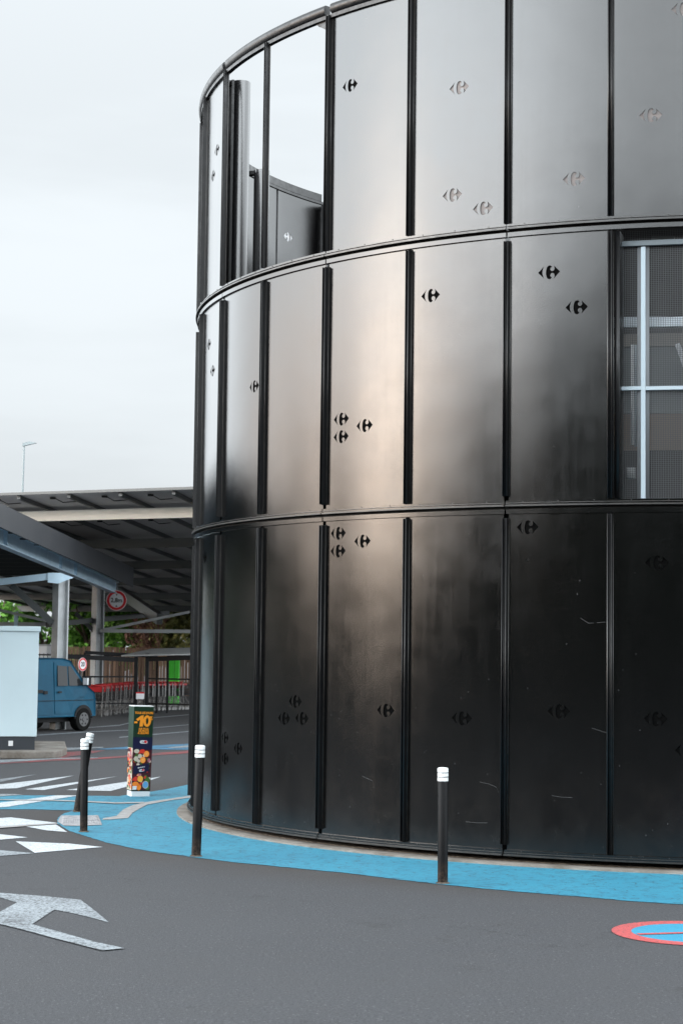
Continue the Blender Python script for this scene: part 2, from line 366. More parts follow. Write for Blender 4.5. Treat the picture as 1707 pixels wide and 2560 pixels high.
def copy_tree(o, parent=None):
    c = o.copy(); C.objects.link(c)
    if parent: c.parent = parent
    for ch in list(o.children): copy_tree(ch, c)
    return c
def curve_mesh(splines, extrude=0):
    cu = bpy.data.curves.new('outline', 'CURVE'); cu.dimensions = '2D'; cu.fill_mode = 'BOTH'; cu.extrude = extrude
    for pts in splines:
        sp = cu.splines.new('POLY'); sp.points.add(len(pts)-1); sp.use_cyclic_u = True
        for p, q in zip(sp.points, pts): p.co = (q[0], q[1], 0, 1)
    return _eval(cu)
def _eval(cu):
    o = bpy.data.objects.new('tmp', cu); C.objects.link(o)
    dg = bpy.context.evaluated_depsgraph_get(); me = bpy.data.meshes.new_from_object(o.evaluated_get(dg))
    bpy.data.objects.remove(o); bpy.data.curves.remove(cu); return me
def text_mesh(txt, size, bold=0, wide=1., thick=.0006):
    cu = bpy.data.curves.new('lettering', 'FONT'); cu.body = txt; cu.size = size; cu.align_x = 'CENTER'; cu.align_y = 'CENTER'
    cu.offset = bold; cu.extrude = thick; cu.resolution_u = 3
    me = _eval(cu)
    if wide != 1:
        for v in me.vertices: v.co.x *= wide
    return me
def add_mesh(name, me, m, parent, mw):
    me.transform(mw); me.materials.clear(); me.materials.append(m); me.name = name
    o = bpy.data.objects.new(name, me); C.objects.link(o)
    if parent: o.parent = parent
    return o

# ------------------------------------------------------------------ ground
b = MB(); b.poly([(-400, -300, 0), (400, -300, 0), (400, 700, 0), (-400, 700, 0)])
tag(b.build('asphalt_ground', m_asphalt), kind='structure')
def flat(name, m, pts, z, plane=0.0):
    bm = MB(); bm.poly([tuple(Vector(p if len(p) == 3 else gnd(*p, plane))+Vector((0, 0, z-plane)) if len(p) == 3 else (*gnd(*p, plane).xy, z)) for p in pts])
    bmesh.ops.triangulate(bm.bm, faces=bm.bm.faces)
    for f in bm.bm.faces:
        f.normal_update()
        if f.normal.z < 0: f.normal_flip()
    o = bm.build(name, m); return tag(o, kind='structure')
def c3(x, y): return (x*.33163, 1780+y*.33163)
def arc(r, a0, a1, n): return [(CX+r*math.cos(a0+(a1-a0)*i/n), CY+r*math.sin(a0+(a1-a0)*i/n), 0) for i in range(n+1)]
outer = [(1900, 2276), (1707, 2262), (1593, 2255), (1465, 2244), (1295, 2230.5), (1116.6, 2213.5), (990, 2199), (868, 2183.6), (705, 2168), (582, 2156), (484.5, 2144), (398, 2132.5),
         (325, 2120), (265, 2106.6), (205.6, 2088), (172, 2077), (143, 2059), (146, 2045), (160, 2034), (186, 2027), (83, 2024), (0, 2024), (-400, 2022), (-400, 1985), (0, 1989), (146, 1989), (298, 1991), (371, 1981), (420, 1973), (471, 1962)]
_o = [Vector((*gnd(*p).xy, 0)) for p in outer]; _q = []; _r = random.Random(2)
for p, q in zip(_o, _o[1:]):
    k = max(1, int((q-p).length/.07))
    for i in range(k): v = p.lerp(q, i/k); _q.append((v.x+_r.uniform(-.007, .007), v.y+_r.uniform(-.010, .010), 0))
blue_pts = _q+[tuple(_o[-1])]+[(1.0, 31.5, 0), (CX, 30, 0)]+arc(R+2.4, .6, -1.1, 6)
blue_pts = [(*p[:2], .004) for p in blue_pts]
b = MB(); b.poly(blue_pts); bmesh.ops.triangulate(b.bm, faces=b.bm.faces); o = b.build('blue_path', m_blue); tag(o, kind='structure')
# concrete ledge round the drum, its dirty inner strip
b = MB(); b.polar(0, 2*math.pi-1e-4, R-.06, R+.15, .0, .022); o = b.build('concrete_ledge', m_conc); o.location = (CX, CY, 0); tag(o, kind='structure')
b = MB(); b.polar(0, 2*math.pi-1e-4, R-.6, R-.062, .0, .032); o = b.build('dirt_strip', m_dirt); o.location = (CX, CY, 0); tag(o, kind='structure')

W = [
 [(-300, 640), (-300, 690), (0, 690), (0, 722), (60, 718), (600, 640), (600, 634), (430, 631), (170, 668)], [(-300, 630), (0, 638), (180, 627), (110, 622), (0, 622), (-300, 622)],
]
flat('white_crossing_band', m_white, [c3(x, y) for x, y in [(-300, 745), (-300, 700), (0, 688), (170, 668), (430, 632), (602, 633), (350, 672), (60, 719)]], .008)
flat('white_crossing_band', m_whitew, [c3(x, y) for x, y in [(-300, 650), (-300, 618), (0, 622), (110, 622), (182, 628), (0, 640)]], .008)
for P, m in (([(-200, 815), (0, 803), (85, 797), (430, 838), (270, 860), (0, 863), (-200, 866)], m_white), ([(200, 867), (425, 851), (510, 908), (350, 895)], m_white),
          ([(-200, 905), (0, 924), (210, 948), (0, 966), (-200, 990)], m_white), ([(120, 978), (520, 995), (778, 1021), (265, 1065)], m_white), ([(-200, 1028), (0, 1045), (265, 1068), (0, 1089), (-200, 1110)], m_whitew),
          ([(-200, 520), (0, 509), (275, 472), (0, 531), (-200, 545)], m_whitew), ([(-200, 585), (0, 549), (560, 481), (130, 577), (0, 581), (-200, 588)], m_white), ([(190, 585), (885, 487), (330, 591)], m_white), ([(500, 590), (700, 565), (1213, 490), (1120, 522), (835, 598)], m_white)):
    flat('white_hatch_marking', m, [c3(*p) for p in P], .005)
flat('pink_kerb_line', m_kerb, [c3(x, y) for x, y in [(-200, 888), (0, 868), (430, 842), (440, 848), (0, 881), (-200, 900)]], .010)
flat('red_band_marking', m_redw, [c3(x, y) for x, y in [(500, 303), (800, 290), (700, 312), (480, 345), (740, 346), (1420, 292), (1440, 310), (740, 357), (380, 372), (0, 393), (-300, 408), (-300, 392), (0, 378), (380, 360)]], .005)
flat('white_edge_marking', m_whitew, [c3(x, y) for x, y in [(-300, 386), (0, 365), (430, 350), (740, 347), (740, 351), (430, 358), (0, 386), (-300, 402)]], .009)
flat('blue_band_marking', m_bluew, [c3(x, y) for x, y in [(700, 284), (980, 262), (1440, 240), (1440, 286), (1000, 282)]], .005)
flat('white_band_marking', m_whitew, [c3(x, y) for x, y in [(380, 275), (780, 264), (780, 271), (500, 290)]], .005)
flat('white_band_marking', m_whitew, [c3(x, y) for x, y in [(1260, 270), (1440, 252), (1440, 268), (1300, 276)]], .009)
def c2(x, y): return (x*.33163, 1500+y*.33163)
for P in ([(270, 1018), (640, 994), (980, 979), (1440, 938), (1440, 942), (980, 984), (640, 1000), (270, 1024)], [(640, 962), (900, 942), (1150, 886), (1440, 862), (1440, 867), (1150, 892), (900, 950), (640, 968)], [(900, 1034), (1440, 988), (1440, 994), (900, 1040)]):
    flat('white_lane_line', m_whitew, [c2(*p) for p in P], .005)
# turn arrow in the foreground
flat('white_turn_arrow', m_whitew, [c3(x, y) for x, y in [(-260, 1345), (0, 1367), (330, 1392), (610, 1420), (720, 1503), (826, 1592), (720, 1562), (540, 1518), (412, 1494), (330, 1548), (240, 1607), (0, 1606), (-260, 1596), (-260, 1590), (0, 1512), (132, 1440), (0, 1402), (-260, 1378)]], .005)
flat('white_arrow_line', m_whitew, [c3(x, y) for x, y in [(0, 1548), (240, 1607), (420, 1658), (700, 1737), (938, 1790), (770, 1806), (420, 1716), (180, 1650), (0, 1606)]], .009)
# no-parking roundel painted on the asphalt
Pc = gnd(1733, 2334); rr = (Pc-gnd(1529, 2331)).length
def disc(r0, r1, n=72): 
    b = MB(); A = [b.bm.verts.new((Pc.x+r0*math.cos(2*math.pi*i/n), Pc.y+r0*math.sin(2*math.pi*i/n), 0)) for i in range(n)]
    if r1 is None: b.bm.faces.new(A)
    else:
        B = [b.bm.verts.new((Pc.x+r1*math.cos(2*math.pi*i/n), Pc.y+r1*math.sin(2*math.pi*i/n), 0)) for i in range(n)]
        for i in range(n): b.bm.faces.new((A[i], A[(i+1) % n], B[(i+1) % n], B[i]))
    return b
o = disc(rr, rr*.76).build('red_roundel_ring', m_redp); o.location.z = .005; tag(o, kind='structure')
o = disc(rr*.762, None).build('blue_roundel_disc', m_blue2); o.location.z = .0045; tag(o, kind='structure')
qa, qb = gnd(1575, 2338.5), gnd(1735, 2334); dv = (qb-qa).normalized(); L = rr*.74
dd = dv*L; nn = Vector((-dv.y, dv.x, 0))*.028
b = MB(); b.poly([(*(Pc-dd-nn).xy, .009), (*(Pc+dd-nn).xy, .009), (*(Pc+dd+nn).xy, .009), (*(Pc-dd+nn).xy, .009)]); tag(b.build('red_roundel_bar', m_redp), kind='structure')
if 0: flat('red_edge_marking', m_redp, [(1616, 2257.5), (1630, 2256), (1656, 2258), (1652, 2261), (1625, 2260)], .009)
# kerb stones and tactile paving set in the blue path
flat('tactile_paving', m_tact, [c3(x, y) for x, y in [(437, 832), (462, 786), (742, 784), (772, 857), (560, 865), (480, 862)]], .010)
tp = MB(); A0, B0, C0, D0 = [gnd(*c3(*q)) for q in ((470, 855), (482, 793), (725, 790), (755, 852))]
for i in range(16):
    for j in range(9):
        s, t = (i+.5)/16, (j+.5)/9; P = (A0*(1-s)+D0*s)*(1-t)+(B0*(1-s)+C0*s)*t
        tp.lathe([(.022, .010), (.020, .015), (.012, .017)], (P.x, P.y, 0), 8)
tag(tp.build('tactile_studs', m_tact), kind='structure')
flat('pale_kerb_band', m_kerb, [c3(x, y) for x, y in [(1450, 632), (1300, 655), (1100, 684), (1000, 708), (930, 740), (880, 788), (780, 806), (775, 818), (880, 812), (968, 804), (1000, 765), (1050, 735), (1110, 703), (1300, 668), (1450, 648)]], .009)
flat('thin_kerb_line', m_kerb, [c3(x, y) for x, y in [(-300, 655), (0, 664), (400, 668), (640, 676), (880, 688), (1090, 684), (1085, 692), (880, 697), (640, 685), (400, 675), (0, 670), (-300, 662)]], .012)

# ------------------------------------------------------------------ the drum building
Z0, Z1, Z2, Z3 = .080, 3.349, 6.009, 8.667
AS = [3.3467, 3.5215, 3.7043, 3.8863, 4.0681, 4.2448, 4.4099]
seams = [3.3467-.1816*i for i in range(6, 0, -1)]+AS+[4.4099+.1735*i for i in range(1, 7)]
iZ = 6                                                   # index of the seam at the left silhouette
drum = empty('round_building', (CX, CY, 0))
tag(drum, 'tall black metal clad drum building with square arrow logos cut through its panels', 'building')
LOGO_L = [(250, 605), (575, 255), (528, 330), (498, 400), (478, 480), (468, 590), (480, 700), (500, 770), (530, 838), (575, 905)]
LOGO_R = [(1040, 225), (1200, 378), (1360, 530), (1200, 708), (1035, 890), (1066, 820), (1085, 740), (1080, 690), (1055, 642), (1015, 614), (970, 606), (920, 620), (880, 662), (864, 720), (876, 775), (905, 803), (945, 806),
          (930, 850), (880, 900), (810, 920), (740, 895), (690, 830), (660, 730), (648, 600), (660, 460), (690, 350), (740, 270), (820, 230), (890, 240), (935, 280), (955, 310),
          (912, 322), (880, 350), (862, 400), (872, 455), (910, 495), (960, 510), (1020, 495), (1060, 455), (1082, 400), (1078, 330), (1062, 270)]
LW = .215
def logo_outline(pts): return [((x-805)/1110*LW, -((y+(x-250)*.0676)-612)/1110*LW) for x, y in pts]
LL, LR = logo_outline(LOGO_L), logo_outline(LOGO_R)
logos = {2: [(3.935, 7.75), (4.158, 7.48), (4.147, 6.42), (4.202, 6.25), (4.352, 6.45), (4.471, 7.01), (4.520, 8.01), (3.452, 7.74), (3.422, 7.48)],
         1: [(3.412, 5.5), (3.448, 5.16), (3.668, 4.81), (3.924, 4.31), (3.924, 4.13), (3.977, 4.22), (4.108, 5.45), (4.313, 5.57), (4.357, 5.22)],
         0: [(3.408, 3.02), (3.566, 1.0), (3.627, .9), (3.568, .77), (3.816, 1.44), (3.785, 1.26), (3.835, 1.27), (3.92, 3.15), (3.92, 2.97), (3.975, 3.06), (4.028, 1.39), (4.171, 1.34), (4.28, 3.15), (4.331, 1.43), (4.48, 2.81), (4.478, 1.38), (4.524, 1.1)]}
fa, fz = cylhit(717, 593, R, far=True); logos[2].append((fa, fz))
RP = R-.022
def make_panel(a0, a1, z0, z1, lg, backm, tilt):
    wdt = (a1-a0)*RP
    sp = [[(0, z0), (wdt, z0), (wdt, z1), (0, z1)]]
    for a, z in lg:
        u = (a-a0)*RP
        sp.append([(u+x, z+y) for x, y in LL]); sp.append([(u+x, z+y) for x, y in LR])
    me = curve_mesh(sp, .0025)
    bm = bmesh.new(); bm.from_mesh(me); bpy.data.meshes.remove(me)
    n = 8
    for i in range(1, n):
        bmesh.ops.bisect_plane(bm, geom=bm.verts[:]+bm.edges[:]+bm.faces[:], plane_co=(wdt*i/n, 0, 0), plane_no=(1, 0, 0))
    bmesh.ops.remove_doubles(bm, verts=bm.verts, dist=1e-5)
    for v in bm.verts:
        a = a0+v.co.x/RP; r = RP+v.co.z+tilt*(v.co.y-(z0+z1)/2); v.co = (r*math.cos(a), r*math.sin(a), v.co.y)
    bmesh.ops.recalc_face_normals(bm, faces=bm.faces)
    if bm.calc_volume(signed=True) < 0: bmesh.ops.reverse_faces(bm, faces=bm.faces)
    me = bpy.data.meshes.new('panel'); bm.to_mesh(me); bm.free()
    nr = []
    for p in me.polygons:
        for li in p.loop_indices:
            v = me.vertices[me.loops[li].vertex_index].co; rad = Vector((v.x, v.y, 0)).normalized(); d = p.normal.dot(rad)
            q = (rad if d > 0 else -rad) if abs(d) > .9 else p.normal
            nr.append(q)
    for p in me.polygons: p.use_smooth = True
    me.normals_split_custom_set(nr)
    me.materials.append(random.Random(int(a0*1000+z0*77)).choice(m_panels))
    o = bpy.data.objects.new('panel', me); C.objects.link(o); o.parent = drum
    for a, z in lg:
        if a == fa: continue
        hw, hh, r = LW*.54/RP, LW*.36, RP-.008; bb = bmesh.new(); uv = bb.loops.layers.uv.new('uv'); vs = []
        for i in range(5):
            t = a-hw+2*hw*i/4
            vs.append((bb.verts.new((r*math.cos(t), r*math.sin(t), z-hh)), bb.verts.new((r*math.cos(t), r*math.sin(t), z+hh))))
        for i in range(4):
            f = bb.faces.new((vs[i][0], vs[i+1][0], vs[i+1][1], vs[i][1])); f.smooth = True
            for lp, q in zip(f.loops, ((i/4, 0), ((i+1)/4, 0), ((i+1)/4, 1), (i/4, 1))): lp[uv].uv = q
        ml = bpy.data.meshes.new('logo'); bb.to_mesh(ml); bb.free(); ml.materials.append(backm)
        l = bpy.data.objects.new('logo', ml); C.objects.link(l); l.parent = o
    return o
rows = [(Z0, Z1), (Z1, Z2), (Z2, Z3)]
rnd = random.Random(4)
for k, (za, zb) in enumerate(rows):
    for i in range(len(seams)-1):
        a0, a1 = seams[i], seams[i+1]
        if k == 2 and i in (iZ+1, iZ+2): continue            # open bays at the top
        if k == 1 and i == iZ+6: continue                    # the mesh window
        if k < 2 and i < iZ-2: continue
        lg = [q for q in logos[k] if a0+.012 < q[0] < a1-.012]
        bk = m_back if k == 2 and i > iZ+3 else m_backd  # backing colour carries sky light behind the top row, interior shade elsewhere
        make_panel(a0+.004, a1-.004, za+.05, zb-.065 if k < 2 else zb-.10, lg, bk, rnd.uniform(-.002, .002))
# mullions: channel with two thin outer lips and a recessed web, one per storey and seam
for k, (za, zb) in enumerate(rows):
    for i, a in enumerate(seams):
        if k < 2 and i < iZ-2: continue
        b = MB(); e = 1/R; joint = (i-iZ) % 2 == 1
        hw = .023 if joint else .020; z0, z1 = za+.0565, zb-(.085 if k < 2 else .115)
        if joint and k < 2: z0, z1 = za+.10, zb-.11
        b.polar(a-hw*e, a+hw*e, R-.02, R+.006, z0, z1)
        for t in ((-hw, -hw+.006), (hw-.006, hw), (-.009, -.004), (.004, .009)) if joint else ((-hw, -hw+.007), (hw-.007, hw), (-.004, .004)):
            b.polar(a+t[0]*e, a+t[1]*e, R+.006, R+(.034 if abs(t[0]) > .013 or abs(t[1]) > .013 else .022), z0+.002, z1-.002)
        for sg_ in (-1, 1):
            e0, e1 = sorted((a+sg_*(hw+.001)*e, a+sg_*(hw+.011)*e)); b.polar(e0, e1, R-.02, R-.010, z0-.003, z1+.003, mi=1)
        b.build('mullion', [m_frame, m_rail], drum)
# rails between the storeys, in lengths of two bays with a hairline gap at each joint
joints = [i for i in range(len(seams)) if (i-iZ) % 2 == 1]
spans = list(zip(joints[:-1], joints[1:]))
for (i, j) in spans:
    a0, a1 = seams[i]+.0013, seams[j]-.0013
    for k, z in enumerate((Z0, Z1, Z2)):
        if k < 2 and i < iZ-3: continue
        b = MB()
        b.polar(a0, a1, R-.05, R+.032, z, z+.014)              # lip
        b.polar(a0, a1, R-.05, R+.010, z+.014, z+.054, mi=1)         # face above the lip
        b.polar(a0, a1, R+.012, R+.024, z+.028, z+.034)        # bead
        if k: b.polar(a0, a1, R-.05, R+.008, z-.070, z-.028, mi=1)   # head of the storey below
        for q in range(6):
            t = a0+(a1-a0)*(q+.5)/6; b.box((0, 0, 0), (0, 0, 0)) if 0 else None
            P = Vector(((R+.008)*math.cos(t), (R+.008)*math.sin(t), z+.046)); b.tube(P, P+Vector((math.cos(t), math.sin(t), 0))*.007, .006, 6)
        b.build('rail', [m_rail, m_panels[1]], drum)
    # top coping, a rounded rail
    b = MB(); n = int((a1-a0)/.025)+1; prof = [(-.05, -.105), (.012, -.105), (.030, -.088), (.040, -.050), (.036, -.018), (.018, 0), (-.05, 0)]
    a0c, a1c = a0+.006, a1-.006; rings = []
    for q in range(n+1):
        t = a0c+(a1c-a0c)*q/n; rings.append([b.bm.verts.new(((R+x)*math.cos(t), (R+x)*math.sin(t), Z3+y)) for x, y in prof])
    for q in range(n):
        for p in range(len(prof)):
            f = b.bm.faces.new((rings[q][p], rings[q+1][p], rings[q+1][(p+1) % 7], rings[q][(p+1) % 7])); f.smooth = True
    b.bm.faces.new(rings[0]); b.bm.faces.new(rings[-1][::-1])
    b.polar(a0, a1, R-.045, R+.010, Z3-.145, Z3-.1051)
    b.build('coping', m_frame, drum, sharp=.9)
# dark gap lining between the storeys, inner wall of the closed storeys
b = MB()
for z in (Z1, Z2): b.polar(seams[iZ-3], seams[-1], R-.10, R-.03, z-.0279, z-.0001)
b.build('joint_lining', m_black, drum)
b = MB(); aw0, aw1 = seams[iZ+6]-.004, seams[iZ+7]+.004
b.polar(0, 2*math.pi-.0001, R-.34, R-.30, -.02, Z1-.14, step=.08); b.polar(aw1, aw0+2*math.pi, R-.34, R-.30, Z1-.139, Z2-.05, step=.08)
b.build('inner_wall', m_inner, drum)
b = MB(); b.polar(seams[-1]+.01, seams[0]+2*math.pi-.01, R-.03, R-.01, Z2, Z3-.05, step=.06); b.polar(seams[-1]+.01, seams[iZ-2]+2*math.pi-.01, R-.03, R-.01, Z0, Z2-.001, step=.06); b.build('plain_cladding', m_panels[0], drum)
# round columns behind the joints, cut open at the head
for i in joints:
    if seams[i] > 4.0: continue
    a = seams[i]-.024; r = R-.27; P = Vector((r*math.cos(a), r*math.sin(a), 0))
    if i == iZ+1: a = cylhit(600, 400, R-.27)[0]; P = Vector((r*math.cos(a), r*math.sin(a), 0))
    b = MB(); b.tube(P+Vector((0, 0, Z2-.4)), P+Vector((0, 0, Z3-.13)), .108, 28)
    c = b.build('column', m_tube, drum)
    b = MB(); d = Vector((math.cos(a), math.sin(a), 0)); b.bar(P+Vector((0, 0, Z3-.155)), P+d*.25+Vector((0, 0, Z3-.155)), .10, .05); b.build('bracket', m_frame, c)
b = MB(); a0_, a1_ = cylhit(563, 400, R-.12)[0], cylhit(577, 400, R-.12)[0]; b.polar(a0_, a1_, R-.15, R-.12, Z2+.02, Z3-.15); b.build('post', m_frame, drum)
# second thin post beside each open bay
b = MB(); a = seams[iZ+3]-.012; rr_ = R-.1
for zt in (Z3-.25,): b.prism([((R-.02)*math.cos(seams[iZ+3]-.008), (R-.02)*math.sin(seams[iZ+3]-.008), Z3-.146), ((R-.02)*math.cos(seams[iZ+3]-.008), (R-.02)*math.sin(seams[iZ+3]-.008), Z3-.26), ((R-.02)*math.cos(seams[iZ+3]-.04), (R-.02)*math.sin(seams[iZ+3]-.04), Z3-.146)], (-.02*math.cos(a), -.02*math.sin(a), 0))
b.build('bracket', m_frame, drum)

# scuffs on the lowest panels
m_scuff = mat('pale_scuff', (.020, .020, .020), .7)
for L_ in ([(1198, 1955), (1222, 1960), (1240, 1968), (1246, 1982)], [(1163, 2054), (1190, 2057), (1218, 2057)], [(1378, 1989), (1405, 1993), (1430, 1994)], [(1450, 1545), (1470, 1558), (1512, 1555)], [(1478, 1820), (1515, 1832)], [(905, 1940), (930, 1952)]):
    b = MB()
    for p, q in zip(L_, L_[1:]):
        (pa, pz), (qa, qz) = cylhit(*p, R-.018), cylhit(*q, R-.018); hh_ = .0025
        b.quadbox([((R-rr_)*math.cos(t), (R-rr_)*math.sin(t), z+dz) for dz in (-hh_, hh_) for t, z, rr_ in ((pa, pz, .0192), (pa, pz, .0185), (qa, qz, .0185), (qa, qz, .0192))])
    b.build('scuff', m_scuff, drum)

# mesh window: reveal, galvanised frame, wire mesh, what stands behind it
b = MB(); b.polar(aw0+.010, aw0+.018, R-.30, R-.021, Z1+.065, Z2-.083); b.build('window_jamb', m_frame, drum)
rf = R-.17
def aa(x, y, r): return cylhit(x, y, r)
def band(name, m, x0, x1, yt, yb, r, th=.05, parent=None):
    a0, zt = aa(x0, yt[0] if isinstance(yt, tuple) else yt, r); a1, zt1 = aa(x1, yt[1] if isinstance(yt, tuple) else yt, r)
    _, zb = aa(x0, yb[0] if isinstance(yb, tuple) else yb, r); _, zb1 = aa(x1, yb[1] if isinstance(yb, tuple) else yb, r)
    q = MB(); q.polar(a0, a1, r-th, r, (zb, zb1), (zt, zt1)); return q.build(name, m, parent or drum)
wf = MB()
def wbar(x0, x1, y0, y1, r0, r1):
    a0, zt = cylhit(x0, y0, r1); a1, _ = cylhit(x1, y0, r1); _, zb = cylhit(x0, y1, r1); wf.polar(a0, a1, r0, r1, zb, zt)
wbar(1601, 1612, 617, 1250, rf-.02, rf+.02)
w2 = MB(); _w = wf; wf = w2; wbar(1592, 1622, 617, 1250, rf-.03, rf-.022); wf = _w
w3 = MB(); _w = wf; wf = w3; wbar(1538, 1760, 604, 616.5, rf-.02, rf+.019); wf = _w
wbar(1538, 1600.5, 967, 976, rf-.02, rf+.022); wbar(1612.5, 1760, 966, 975, rf-.02, rf+.022)
window = wf.build('window_frame', mat('blue_grey_zinc', (.30, .36, .40), .5, .2), drum); w3.build('top_rail', mat('dark_zinc', (.10, .125, .14), .5), window); w2.build('back_strip', mat('dull_zinc', (.16, .17, .18), .5), window)
bm = bmesh.new(); uv = bm.loops.layers.uv.new('uv'); r = rf-.035; vs = []
for i in range(13):
    t = aw0+(aw1-aw0)*i/12; vs.append((bm.verts.new((r*math.cos(t), r*math.sin(t), Z1+.02)), bm.verts.new((r*math.cos(t), r*math.sin(t), Z2-.05)), (t-aw0)*r))
for i in range(12):
    f = bm.faces.new((vs[i][0], vs[i+1][0], vs[i+1][1], vs[i][1])); f.smooth = True
    for lp, q in zip(f.loops, ((vs[i][2], 0), (vs[i+1][2], 0), (vs[i+1][2], 2.6), (vs[i][2], 2.6))): lp[uv].uv = q
me = bpy.data.meshes.new('wire_mesh'); bm.to_mesh(me); bm.free(); me.materials.append(m_mesh); o = bpy.data.objects.new('wire_mesh', me); C.objects.link(o); o.parent = window
rb = R-1.5
m_w1 = mat('brown_grey_wall', (.105, .09, .08), .85); g = G(m_w1); g.col(g.mix(g.rng(g.noise(1.6, 4, .7), .3, .7), (.014, .0135, .0135), (.032, .028, .026)))
m_w2 = mat('beige_concrete', (.33, .30, .26), .85); g = G(m_w2); g.col(g.mix(g.rng(g.noise(1.6, 4, .7), .3, .7), (.30, .27, .235), (.22, .20, .18)))
m_w3 = mat('grey_board', (.20, .213, .213), .7); m_w4 = mat('tan_board', (.19, .142, .107), .8); m_w5 = mat('dark_board', (.022, .021, .022), .8)
band('inner_panel', m_w1, 1500, 1900, 560, 838, rb)
band('inner_beam', m_galv, 1500, 1900, 794, 818, rf-.22, .06)
band('inner_slab', m_w2, 1500, 1900, (838, 832), (869, 866), rb+.03, .09)
band('inner_panel', m_w3, 1500, 1900, 869, 1035, rb+.001)
band('inner_panel', m_w4, 1500, 1900, 1036, 1127, rb+.002)
band('inner_panel', m_w5, 1500, 1900, 1128, 1330, rb+.003)
band('lamp_housing', m_darksteel, 1627, 1684, 589, 601, rf-.1, .12)
band('lamp_tube', m_whitep, 1576, 1583, 862, 1112, rb+.4, .04); band('lamp_tube', m_galv, 1584, 1590, 862, 1116, rb+.39, .04)
band('switch_box', m_steel, 1565, 1586, 1168, 1195, rb+.5, .08)
q = MB(); P1, P2 = aa(1692, 860, rb+.4), aa(1725, 950, rb+.4)
q.bar(((rb+.4)*math.cos(P1[0]), (rb+.4)*math.sin(P1[0]), P1[1]), ((rb+.4)*math.cos(P2[0]), (rb+.4)*math.sin(P2[0]), P2[1]), .05, .05); q.build('lamp_tube', m_whitep, drum)

# ------------------------------------------------------------------ bollards
def bollard(base, height, radius, lean=(0, 0), label='', yaw=0):
    root = empty('bollard', base); tag(root, label, 'bollard', 'black bollards with white tops along the blue path')
    b = MB(); b.lathe([(radius, 0), (radius, height-.115), (radius-.002, height-.112)], n=28)
    b.build('post', m_blackmetal, root)
    b = MB(); z = height-.112
    prof = [(radius+.003, z)]
    for q in (.036, .072): prof += [(radius+.003, z+q-.006), (radius-.004, z+q-.005), (radius-.004, z+q+.001), (radius+.003, z+q+.002)]
    prof += [(radius+.003, z+.104), (radius-.004, z+.112), (radius*.5, z+.115)]
    b.lathe(prof, n=28); b.build('cap', m_capw, root, sharp=.5)
    for zz in (z+.034, z+.070):
        pass
    b = MB()
    for q in (.036, .072): b.lathe([(radius-.002, z+q-.005), (radius-.002, z+q+.001)], n=28)
    b.build('groove', m_trim, root)
    b = MB(); b.lathe([(radius+.016, .0045), (radius+.012, .010), (radius+.001, .014)], n=20); b.build('base_ring', m_dirt, root)
    root.rotation_euler = (-lean[1], lean[0], 0)
    return root
bollard((.90, 15.89, 0), .98, .044, (-.006, 0), 'upright black bollard standing alone before the dark panels', .4)
bollard((-1.34, 17.70, 0), 1.05, .045, (.020, 0), 'black bollard with rusty foot leaning in front of the drum edge', 1.9)
bollard((-2.71, 19.89, 0), .99, .041, (-.012, 0), 'straight black bollard beside the grey tactile paving', 3.1)
bollard((-3.12, 22.26, 0), .95, .044, (.15, 0), 'tilted black bollard half hidden behind a straight one', 4.4)

# ------------------------------------------------------------------ advertising totem
TW, TH = .245, 1.20
tot = empty('advertising_totem', gnd(346, 1990)); tot.rotation_euler = (0, .018, math.radians(20.6))
tag(tot, 'green cardboard advertising totem with orange discount lettering and fruit print', 'advertising totem')
def tot_pt(u, v, z): k = 1+.09*z/TH; return Vector((u*k, v*k, z))
def tbox(u0, u1, v0, v1, z0, z1):
    q = MB(); q.quadbox([tot_pt(u0, v0, z0), tot_pt(u1, v0, z0), tot_pt(u1, v1, z0), tot_pt(u0, v1, z0), tot_pt(u0, v0, z1), tot_pt(u1, v0, z1), tot_pt(u1, v1, z1), tot_pt(u0, v1, z1)]); return q
hw = TW/2
tbox(-hw, hw, -hw, hw, 0, TH).build('card_body', m_cardw, tot)
tbox(-hw-.002, hw+.002, -hw-.002, hw+.002, .072, TH-.012).build('green_sleeve', m_dgreen, tot)
tbox(-hw-.004, hw+.0045, -hw-.0045, -hw-.0022, .62, .785).build('navy_panel', m_navy, tot)
fs = MB()
fs_m = list(pr.values()); fk = list(pr.keys())
plum = MB(); tbox(-hw-.004, hw+.004, -hw-.004, -hw-.0021, .085, .619).build('fruit_print', pr['plum'], tot)
tbox(-hw-.0043, -hw-.0021, -hw-.002, hw, .085, .64).build('fruit_print', pr['cream'], tot)
front = -hw-.0046
def fdisc(q, u, z, ru, rz, k, lay, n=18, side=False, ang=0):
    mi = fk.index(k); P = []
    for i in range(n):
        t = 2*math.pi*i/n; x, y = ru*math.cos(t), rz*math.sin(t); x, y = x*math.cos(ang)-y*math.sin(ang), x*math.sin(ang)+y*math.cos(ang)
        uu = max(-hw*.99, min(hw*.99, u+x))
        p = tot_pt(uu, front-.0007*lay, z+y) if not side else tot_pt(-hw-.0044-.0007*lay, uu, z+y); P.append(p)
    q.poly(P, mi)
rf_ = random.Random(8)
for i in range(46):
    u, z = rf_.uniform(-hw*.95, hw*.95), rf_.uniform(.11, .60); k = rf_.choice(['tomato', 'shallot', 'leaf', 'leaf', 'plum', 'peach', 'cream'])
    fdisc(fs, u, z, rf_.uniform(.010, .024), rf_.uniform(.010, .022), k, 1+i*.02, 10, ang=rf_.uniform(0, 3))
for i in range(70):
    fdisc(fs, rf_.uniform(-hw, hw), rf_.uniform(.12, .62), rf_.uniform(.015, .05), rf_.uniform(.012, .03), rf_.choice(['peach', 'tomato', 'plum', 'leaf', 'leaf', 'fruit_orange', 'shallot', 'plum']), 1+i*.02, 12, True)
